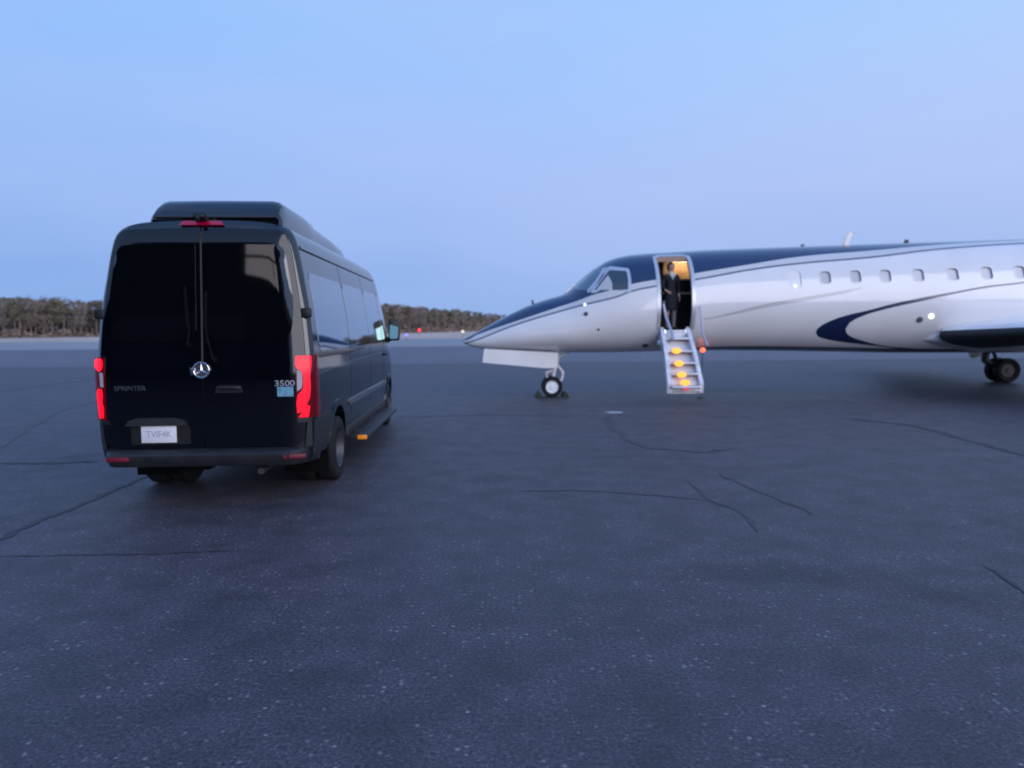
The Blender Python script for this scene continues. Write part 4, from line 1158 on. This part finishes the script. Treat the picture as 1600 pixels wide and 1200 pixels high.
def wing(s, root_y=1.0, ext=10.2, name='wing'):
    bm = BM(); rings = []; up, lo = airfoil()
    for t in (0, .04, .12, .3, .6, .9, .97, 1.0):
        y = root_y + (ext-root_y)*t
        ch = 4.3*(1-t)+1.25*t if t > .3 else 4.3 - (4.3-3.385)*t/.3
        th = (1.55 - .6*t)*(1 if t < .95 else .7)
        lex = wx - .10 + (y-1.3)*math.tan(R(25.5)) ; z = 1.40 + (y-1.3)*math.tan(R(3.2))
        pts = [(lex+u*ch, s*y, z+v*ch*th - u*ch*.03) for u, v in up] + [(lex+u*ch, s*y, z+v*ch*th - u*ch*.03) for u, v in reversed(lo[1:-1])]
        rings.append(pts)
    loft(bm, rings)
    wg = build(bm, name, M['wingtop'], jet, smooth=30)
    # dark strip: rubber boot, carried back in colour for the shade under the wing
    bm = BM()
    y0, y1 = root_y+.02, ext*.96
    for k in range(24):
        ya, yb = y0+(y1-y0)*k/24, y0+(y1-y0)*(k+1)/24
        q = []
        for y in (ya, yb):
            lex = wx-.10+(y-1.3)*math.tan(R(25.5)); z = 1.40+(y-1.3)*math.tan(R(3.2)); t = (y-root_y)/(ext-root_y); ch = 4.3*(1-t)+1.25*t if t > .3 else 4.3-(4.3-3.385)*t/.3
            th = 1.55-.6*t
            col = []
            for u, v in [(u, v) for u, v in reversed(up) if u < .012] + [(u, v) for u, v in lo[1:] if u < .30]:
                col.append((lex+u*ch-.006, s*y, z+v*ch*th-u*ch*.03 + (.004 if v > 0 else -.006)))
            q.append([bm.verts.new(p) for p in col])
        for a in range(len(q[0])-1): bm.faces.new((q[0][a], q[0][a+1], q[1][a+1], q[1][a]))
    bmesh.ops.remove_doubles(bm, verts=bm.verts, dist=.0002)
    build(bm, 'boot_and_shade', M['geard'], wg, smooth=60)
wing(-1); wing(1)
# winglets, engines, tail (behind the frame's edge)
for s in (-1, 1):
    bm = BM(); xw = wx-.1+8.9*math.tan(R(25.5)); zw = 1.40+8.9*math.tan(R(3.2))
    loft(bm, [[(xw, s*10.2, zw), (xw+.6, s*10.23, zw+.03), (xw+1.25, s*10.2, zw), (xw+.6, s*10.17, zw+.03)], [(xw+.75, s*10.45, zw+1.0), (xw+1.0, s*10.47, zw+1.0), (xw+1.35, s*10.45, zw+1.0), (xw+1.0, s*10.43, zw+1.0)]])
    build(bm, 'winglet', M['navyp'], jet, smooth=0)
    bm = BM(); ec = (17.6, s*1.95, 2.75)
    lathe(bm, [(.42, .1), (.50, 0), (.58, .08), (.66, .5), (.70, 1.4), (.66, 2.6), (.50, 3.5), (.42, 3.7), (.40, 3.5), (.30, 3.0), (0, 3.0)], ec, (1, 0, 0), 36)
    lathe(bm, [(0, .35), (.12, .3), (.44, .4), (.42, .1)], ec, (1, 0, 0), 36)
    box(bm, (19.2, s*1.2, 2.75), (2.4, 1.1, .16), bevel=.03)
    build(bm, 'engine', M['white'], jet, smooth=40)
bm = BM()
def fsec(x0, x1, z, t): return [(x0, 0, z), (x0+(x1-x0)*.35, t, z), (x1, 0, z), (x0+(x1-x0)*.35, -t, z)]
loft(bm, [fsec(19.6, 24.3, 3.1, .16), fsec(21.6, 24.6, 4.4, .14), fsec(23.2, 25.4, 6.3, .11)])
build(bm, 'tail_fin', M['navyp'], jet, smooth=30)
bm = BM()
for s in (-1, 1): loft(bm, [[(23.2, 0, 6.3), (23.9, 0, 6.40), (25.5, 0, 6.3), (23.9, 0, 6.22)], [(24.7, s*3.8, 6.36), (25.0, s*3.8, 6.40), (25.8, s*3.8, 6.36), (25.0, s*3.8, 6.32)]])
build(bm, 'tailplane', M['white'], jet, smooth=30)

# nose gear
gx = LX(862, 604).x
NWR = .245
def small_wheel(bm_t, bm_h, c, r, wd):
    h = wd/2
    lathe(bm_t, [(r*.60, -h*.8), (r*.72, -h), (r*.90, -h*.92), (r*.985, -h*.5), (r, 0), (r*.985, h*.5), (r*.90, h*.92), (r*.72, h), (r*.60, h*.8), (r*.58, 0), (r*.60, -h*.8)], c, (0, 1, 0), 36)
    lathe(bm_h, [(0, -h*.75), (r*.18, -h*.78), (r*.22, -h*.55), (r*.50, -h*.50), (r*.60, -h*.82), (r*.60, h*.82), (r*.50, h*.5), (r*.2, h*.55), (0, h*.75)], c, (0, 1, 0), 30)
ng = bpy.data.objects.new('nose_gear', None); COL.objects.link(ng); ng.parent = jet
for s in (-1, 1):
    bt_, bh_ = BM(), BM(); small_wheel(bt_, bh_, (gx, s*.155, NWR), NWR, .17)
    build(bt_, 'tyre', M['tyre'], ng, smooth=40); build(bh_, 'hub', M['hub'], ng, smooth=40)
bm = BM()
tz = 1.25; tx = LX(868, 560).x
tube(bm, [(gx+.0, 0, NWR), (gx+.06, 0, .62), (tx+.02, 0, .80), (tx+.06, 0, tz)], [.035, .045, .06, .075], 14)
tube(bm, [(gx, -.16, NWR), (gx, .16, NWR)], .035, 12)
tube(bm, [(tx+.02, 0, .78), (gx+.27, 0, .56), (gx+.24, 0, .40), (gx+.03, 0, NWR+.03)], [.028, .035, .035, .028], 8)
tube(bm, [(tx+.02, 0, .66), (gx-.14, 0, .56), (gx-.10, 0, .44)], [.03, .04, .03], 8)
tube(bm, [(tx+.04, .05, .90), (tx+.65, .05, 1.25)], .03, 8)
lathe(bm, [(0, -.04), (.055, -.04), (.055, .04), (0, .04)], (tx-.06, -.08, .88), (1, 0, 0), 16)
build(bm, 'strut', M['gearw'], ng, smooth=40)
yd = -.36
bm = BM()
q = [LX(a, b, yd) for a, b in ((756.5, 545), (754, 566.5), (855, 575.5), (870, 574.5), (872, 551))]
prism(bm, rpoly([(v.x, v.z) for v in q], .025, 4), yd-.012, yd+.012, 'y')
build(bm, 'gear_door', M['white'], ng, smooth=30)
bm = BM(); prism(bm, rpoly([(v.x, v.z) for v in q], .025, 4), -yd-.012, -yd+.012, 'y'); build(bm, 'gear_door', M['white'], ng, smooth=30)
# wheel chocks
M['chock'] = mat('chock_rubber', (0.035, 0.030, 0.022), .8, var=.3, vscale=10)
for dxx, lb in ((-NWR-.045, 'dark rubber chock wedged ahead of the nose wheel'), (NWR+.045, 'dark rubber chock wedged behind the nose wheel, towards the airstair')):
    s = 1 if dxx > 0 else -1
    bm = BM(); prism(bm, rpoly([(-.09, 0), (.09, 0), (.035, .11), (-.035, .11)], .012), -.30, .30, 'y')
    o = build(bm, 'wheel_chock', M['chock'], None, smooth=30); o.location = (ROOT.x+gx+dxx+s*.02, ROOT.y, 0.001)
    tag(o, lb, 'wheel chock', 'chocks at the nose wheel')

# main gear: the far leg shows under the belly, the near one stands outside the frame
MR = .345
mp_ = G(1572, 598); far_y = mp_.y - D; mgx = mp_.x - X0
def main_gear(s):
    mg = bpy.data.objects.new('main_gear', None); COL.objects.link(mg); mg.parent = jet
    yy = s*abs(far_y)
    M.setdefault('mh', mat('main_hub', (.055, .05, .055), .5))
    for o_ in (0, .37):
        a, b = BM(), BM(); small_wheel(a, b, (mgx, yy+o_*s*1, MR), MR, .24)
        build(a, 'tyre', M['tyre'], mg, smooth=40); build(b, 'hub', M['mh'], mg, smooth=40)
    bm = BM(); ym = yy+.19*s
    tube(bm, [(mgx, ym-.2, MR), (mgx, ym+.2, MR)], .05, 12)
    tube(bm, [(mgx, ym, MR), (mgx-.50, ym, .62)], [.07, .09], 12)
    tube(bm, [(mgx-.50, ym, .58), (mgx-.38, ym, 1.35)], [.09, .10], 12)
    tube(bm, [(mgx-.12, ym, .52), (mgx-.36, ym, 1.10)], .05, 10)
    tube(bm, [(mgx-.45, ym, .80), (mgx-.40, ym-.8*s, 1.2)], .04, 8)
    build(bm, 'strut', M['geard'], mg, smooth=40)
    bm = BM(); prism(bm, rpoly([(mgx-.95, 1.18), (mgx-.15, 1.18), (mgx-.30, .72), (mgx-.70, .66)], .06), ym+.26*s, ym+.29*s, 'y')
    build(bm, 'gear_door', M['white'], mg, smooth=0)
main_gear(1); main_gear(-1)

# airstair
M['stairw'] = mat('stair_panel', (0.70, 0.70, 0.75), .35, coat=.3, var=.12, vscale=6)
M['tread'] = mat('stair_tread', (0.19, 0.18, 0.20), .5, var=.25, vscale=8)  # treads and risers darkened in colour for the shade between steps
M['amber'] = mat('amber_step_light', (1, .6, .1), .4, emit=(1.0, 0.27, 0.0), es=1.2)
M['whitel'] = mat('white_step_light', (1, 1, 1), .4, emit=(.85, .92, 1.0), es=1.0)
M['tubem'] = mat('handrail_tube', (0.42, 0.43, 0.55), .3, metal=.3, coat=.5)
st = bpy.data.objects.new('airstair', None); COL.objects.link(st); st.parent = jet
yT, yBm = surf((DL+DR_)/2, SILL-.05)[1] - .01, surf(5, SILL)[1] - 1.02
zTp = SILL-.04; zBt = LX(1073, 607, yBm).z
xc = (DL+DR_)/2; HW0 = .285
def stp(t):    # centre line of the curved door skin, concave side up
    y = yT + (yBm-yT)*t; z = zTp + (zBt-zTp)*t
    return y - .10*math.sin(PI*t)*(-1)*-1, z + .0 - .07*math.sin(PI*t)
NS = 5
bm = BM(); rows = []
for i in range(17):
    t = i/16; y, z = stp(t); rows.append([bm.verts.new((xc+s_*(HW0+.05), y+dy, z-.06+dz)) for dy, dz in ((0, 0), (.05, -.05)) for s_ in (-1, 1)])
for a, b in zip(rows, rows[1:]):
    bm.faces.new((a[0], a[1], b[1], b[0])); bm.faces.new((a[2], a[3], b[3], b[2])); bm.faces.new((a[0], a[2], b[2], b[0])); bm.faces.new((a[1], a[3], b[3], b[1]))
build(bm, 'door_skin', M['white'], st, smooth=40)
for s in (-1, 1):
    bm = BM(); rings = []
    for i in range(17):
        t = i/16; y, z = stp(t)
        hh = .13*(.55+.45*math.sin(PI*min(1, t*1.15)))+.03
        xo = xc+s*(HW0+.05*t+.0)
        rings.append([(xo-.045, y+.03, z-.10), (xo+.045, y+.03, z-.10), (xo+.04, y-.02, z+hh), (xo-.04, y-.02, z+hh)])
    loft(bm, rings); build(bm, 'stringer', M['stairw'], st, smooth=40)
for i in range(NS):
    t = (i+.62)/NS if i < NS-1 else .985
    y, z = stp(t)
    bm = BM(); wdt = 2*(HW0+.04*t)-.04
    box(bm, (xc, y+.02, z+.03), (wdt, .24, .028), bevel=.008)
    box(bm, (xc, y+.125, z-.05), (wdt, .02, .14))
    sp_ = build(bm, 'step', M['tread'], st, smooth=30)
    bm = BM(); box(bm, (xc, y-.107, z+.026), (wdt, .022, .045), bevel=.006); build(bm, 'nosing', M['stairw'], sp_, smooth=0)
AMB = [(1057, 548), (1061, 568), (1065, 585.5), (1070.5, 598)]
for (a, b) in AMB:
    # solve the point on the stair slope
    y = yT
    for _ in range(12):
        p = LX(a, b, y); t = min(1, max(0, (zTp - p.z)/(zTp-zBt))); y = stp(t)[0]-.125
    bm = BM(); rr = [(p.x+.10*math.cos(q), p.z+.062*math.sin(q)) for q in [2*PI*k/20 for k in range(20)]]
    prism(bm, rr, y-.012, y+.012, 'y'); build(bm, 'step_light', M['amber'], st, smooth=0)
p = LX(1072.5, 608.5, yBm-.14); bm = BM(); prism(bm, [(p.x-.06, p.z-.02), (p.x+.06, p.z-.02), (p.x+.06, p.z+.02), (p.x-.06, p.z+.02)], yBm-.15, yBm-.13, 'y')
build(bm, 'stair_reflector', mat('stair_red', (.5, .02, .05), .3, emit=(1, .03, .08), es=.5), st, smooth=0)  # red reflector at the stair foot, given a weak glow
for (a, b) in ((1037.5, 519), (1073.5, 518)):
    p = LX(a, b, yT-.03); bm = BM(); lathe(bm, [(0, -.02), (.045, -.02), (.062, 0), (.045, .02), (0, .025)], p, (0, -1, 0), 18); build(bm, 'hinge_light', M['whitel'], st, smooth=40)
bm = BM(); p = LX(1031, 536, yT-.1); lathe(bm, [(0, -.05), (.06, -.05), (.06, .05), (0, .05)], p, (1, 0, 0), 20)
box(bm, (xc, yT+.0, zTp+.0), (2*HW0+.10, .10, .06), bevel=.01)
box(bm, (xc, yT-.06, zTp-.10), (2*HW0+.0, .05, .14), bevel=.01)
build(bm, 'hinge_beam', M['stairw'], st)
bm = BM()
tube(bm, [LX(1036.5, 476, -.95), LX(1040, 494, -1.0), LX(1050, 521, -1.22), LX(1052, 532, -1.35)], .034, 10)
tube(bm, [LX(1036.5, 476, -.95), LX(1037, 472, -.80), LX(1041, 470, -.5)], .03, 10)
build(bm, 'handrail', M['tubem'], st)
bm = BM()
tube(bm, [LX(1094, 478, -1.19), LX(1095.5, 500, -1.30), LX(1098, 520, -1.38), LX(1106, 540, -1.50)], [.012, .018, .022, .024], 8)
build(bm, 'handrail', M['tubem'], st)

# red marker on a stick beside the airstair
mk = G(1095, 622); root = empty('marker_wand', (mk.x, mk.y, 0), 0, 'thin upright wand with an orange-red light at its tip, right of the airstair', 'marker light')
p = PY(1098, 547, mk.y); bm = BM(); tube(bm, [(0, 0, 0), (p.x-mk.x, 0, p.z-.03)], .009, 8); lathe(bm, [(0, 0), (.11, 0), (.10, .02), (.02, .04), (0, .04)], (0, 0, 0), (0, 0, 1), 16)
build(bm, 'pole', M['geard'], root)
bm = BM(); lathe(bm, [(0, -.06), (.05, -.04), (.065, 0), (.05, .04), (0, .06)], (p.x-mk.x, 0, p.z), (0, 0, 1), 18); build(bm, 'lens', mat('wand_glow', (.8, .2, .1), .4, emit=(1.0, 0.14, 0.05), es=1.8), root)

# ------------------------------------------------------------------ person in the doorway
M['skinm'] = mat('skin', (0.46, 0.27, 0.20), .5, var=.06, vscale=8)
M['jacket'] = mat('navy_jacket', (0.008, 0.009, 0.018), .85, var=.2, vscale=10)
M['blouse'] = mat('white_collar', (0.55, 0.52, 0.46), .7)
M['hair'] = mat('dark_hair', (0.045, 0.025, 0.015), .6, var=.3, vscale=30)
M['stock'] = mat('grey_stockings', (0.20, 0.19, 0.22), .6)
M['shoe'] = mat('dark_shoe', (0.01, 0.01, 0.012), .3)
hp = LX(1047.5, 512, -.70)
pr = empty('person', (ROOT.x+hp.x, D-.70, SILL+.002), 0, 'person in dark jacket and skirt with a pale collar standing in the open aircraft doorway', 'person')
pr.rotation_euler = (0, 0, R(12)); pr.scale = (.93, .93, .925)
J = [((0, 0, .86), (.125, .10)), ((0, .01, 1.02), (.10, .085)), ((0, .01, 1.18), (.125, .095)), ((0, .015, 1.30), (.12, .085)), ((0, .01, 1.365), (.055, .055)), ((0, -.005, 1.42), (.048, .05)), ((0, -.02, 1.47), (.064, .072)), ((0, -.02, 1.53), (.072, .086)), ((0, -.01, 1.58), (.055, .065)),
     ((-.085, 0, .82), (.085, .09)), ((-.09, -.01, .46), (.055, .06)), ((-.09, .015, .28), (.048, .055)), ((-.09, .02, .08), (.032, .038)), ((-.095, -.10, .03), (.036, .026)),
     ((.085, 0, .82), (.085, .09)), ((.09, .0, .46), (.055, .06)), ((.09, .025, .28), (.048, .055)), ((.09, .03, .08), (.032, .038)), ((.10, -.09, .03), (.036, .026)),
     ((-.165, .01, 1.285), (.05, .05)), ((-.225, .02, 1.05), (.038, .04)), ((-.17, -.13, .93), (.028, .03)), ((-.145, -.185, .915), (.020, .028)),
     ((.165, .01, 1.285), (.05, .05)), ((.215, .03, 1.05), (.038, .04)), ((.20, -.03, .84), (.026, .028)), ((.20, -.055, .775), (.018, .030))]
E = [(0, 1), (1, 2), (2, 3), (3, 4), (4, 5), (5, 6), (6, 7), (7, 8), (0, 9), (9, 10), (10, 11), (11, 12), (12, 13), (0, 14), (14, 15), (15, 16), (16, 17), (17, 18), (3, 19), (19, 20), (20, 21), (21, 22), (3, 23), (23, 24), (24, 25), (25, 26)]
# fingers and thumb, each its own short chain from the palm
for pi_, base, d, side in ((22, Vector((-.145, -.185, .915)), Vector((.35, -.75, -.45)), Vector((.2, .2, .9))), (26, Vector((.20, -.055, .775)), Vector((.0, -.12, -1)), Vector((0, 1, 0)))):
    d.normalize(); side.normalize(); curl = Vector((-.6 if pi_ == 26 else .4, 0, -.2))
    for f, ln in enumerate((.062, .070, .065, .052)):
        o = side*(-.024+.016*f)
        i0 = len(J)
        J.append((tuple(base + d*.02 + o), (.009, .009))); J.append((tuple(base + d*(.02+ln*.55) + o + curl*.004), (.008, .008))); J.append((tuple(base + d*(.02+ln) + o + curl*.022), (.0065, .0065)))
        E += [(pi_, i0), (i0, i0+1), (i0+1, i0+2)]
    i0 = len(J); th = (d*.4 - side*.9).normalized()
    J.append((tuple(base - d*.02 - side*.026), (.010, .010))); J.append((tuple(base - d*.01 - side*.03 + th*.035 + curl*.02), (.008, .008)))
    E += [(pi_, i0), (i0, i0+1)]
body_ = skin('body', J, E, M['skinm'], pr, 2)
# face
bm = BM()
lathe(bm, [(0, 0), (.010, .004), (.013, .02), (.006, .035), (0, .04)], (0, -.105, 1.485), (0, .25, 1), 10)
for s in (-1, 1): lathe(bm, [(0, -.01), (.014, -.005), (.016, .004), (0, .012)], (s*.078, -.01, 1.50), (s, 0, 0), 10)
build(bm, 'nose_and_ears', M['skinm'], pr, smooth=60)
bm = BM()
for s in (-1, 1): lathe(bm, [(0, -.004), (.008, -.002), (.010, .002), (0, .006)], (s*.028, -.100, 1.522), (0, -1, 0), 10)
build(bm, 'eyes', M['hair'], pr)
bm = BM(); tube(bm, [(-.022, -.088, 1.462), (0, -.096, 1.459), (.022, -.088, 1.462)], [.003, .006, .003], 8); build(bm, 'mouth', mat('lips', (.35, .08, .07), .4), pr)
bm = BM(); rings = []
for z, rx, ry, cy in ((1.44, .070, .045, .045), (1.48, .085, .068, .035), (1.53, .090, .080, .022), (1.575, .086, .088, .006), (1.61, .066, .072, 0), (1.632, .03, .035, 0)):
    rings.append([(rx*math.cos(a), cy+ry*math.sin(a), z+.012*math.sin(a*3)) for a in [2*PI*k/20 for k in range(20)]])
loft(bm, rings); lathe(bm, [(0, -.03), (.035, -.02), (.042, .01), (.02, .04), (0, .045)], (0, .11, 1.55), (0, 1, .2), 14)
build(bm, 'hair', M['hair'], pr, smooth=80)
jk = skin('jacket', [((0, 0, .80), (.165, .125)), ((0, .005, .95), (.135, .11)), ((0, .01, 1.06), (.118, .098)), ((0, .01, 1.18), (.145, .112)), ((0, .015, 1.30), (.138, .10)), ((0, .01, 1.355), (.070, .07)),
     ((-.165, .01, 1.285), (.066, .064)), ((-.225, .02, 1.05), (.052, .052)), ((-.178, -.11, .945), (.040, .040)), ((.165, .01, 1.285), (.066, .064)), ((.215, .03, 1.05), (.052, .052)), ((.202, -.02, .87), (.038, .038))],
    [(0, 1), (1, 2), (2, 3), (3, 4), (4, 5), (4, 6), (6, 7), (7, 8), (4, 9), (9, 10), (10, 11)], M['jacket'], pr, 2)
bm = BM(); rings = []
for z, rx, ry in ((.92, .155, .12), (.80, .182, .145), (.65, .178, .145), (.50, .168, .14), (.475, .166, .138), (.478, .155, .128), (.60, .15, .12)):
    rings.append([(rx*math.cos(a), ry*math.sin(a), z) for a in [2*PI*k/24 for k in range(24)]])
loft(bm, rings); build(bm, 'skirt', M['jacket'], pr, smooth=60)
bm = BM()
v = [bm.verts.new(p) for p in ((-.05, -.098, 1.375), (.05, -.098, 1.375), (.0, -.128, 1.20))]; v2 = [bm.verts.new(p) for p in ((-.05, -.05, 1.375), (.05, -.05, 1.375), (.0, -.08, 1.20))]
bm.faces.new(v); bm.faces.new(v2[::-1])
for a in range(3): bm.faces.new((v[a], v[(a+1) % 3], v2[(a+1) % 3], v2[a]))
lathe(bm, [(.055, 0), (.066, .02), (.060, .05), (.050, .05)], (0, .0, 1.355), (0, -.1, 1), 20)
for s in (-1, 1): prism(bm, [(s*.02, 1.37), (s*.075, 1.355), (s*.05, 1.27), (s*.01, 1.31)], -.122, -.108, 'y')
build(bm, 'collar', M['blouse'], pr, smooth=30)
for s in (-1, 1):
    bm = BM(); rings = []
    for y, hw_, h in ((.06, .026, .05), (.03, .034, .075), (-.03, .036, .07), (-.09, .042, .045), (-.135, .034, .035), (-.155, .018, .022)):
        rings.append([(s*.093+hw_*math.cos(a), y+.0, max(.004, .03+h*math.sin(a)*.8)) for a in [2*PI*k/12 for k in range(12)]])
    loft(bm, rings); build(bm, 'shoe', M['shoe'], pr, smooth=60)
    bm = BM(); rings = []
    for z, r_, y in ((.06, .037, .02), (.12, .038, .022), (.28, .056, .02), (.40, .050, .008), (.46, .060, 0), (.56, .078, 0)):
        rings.append([(s*.09+r_*math.cos(a), y+r_*1.08*math.sin(a), z) for a in [2*PI*k/16 for k in range(16)]])
    loft(bm, rings); build(bm, 'stocking', M['stock'], pr, smooth=60)
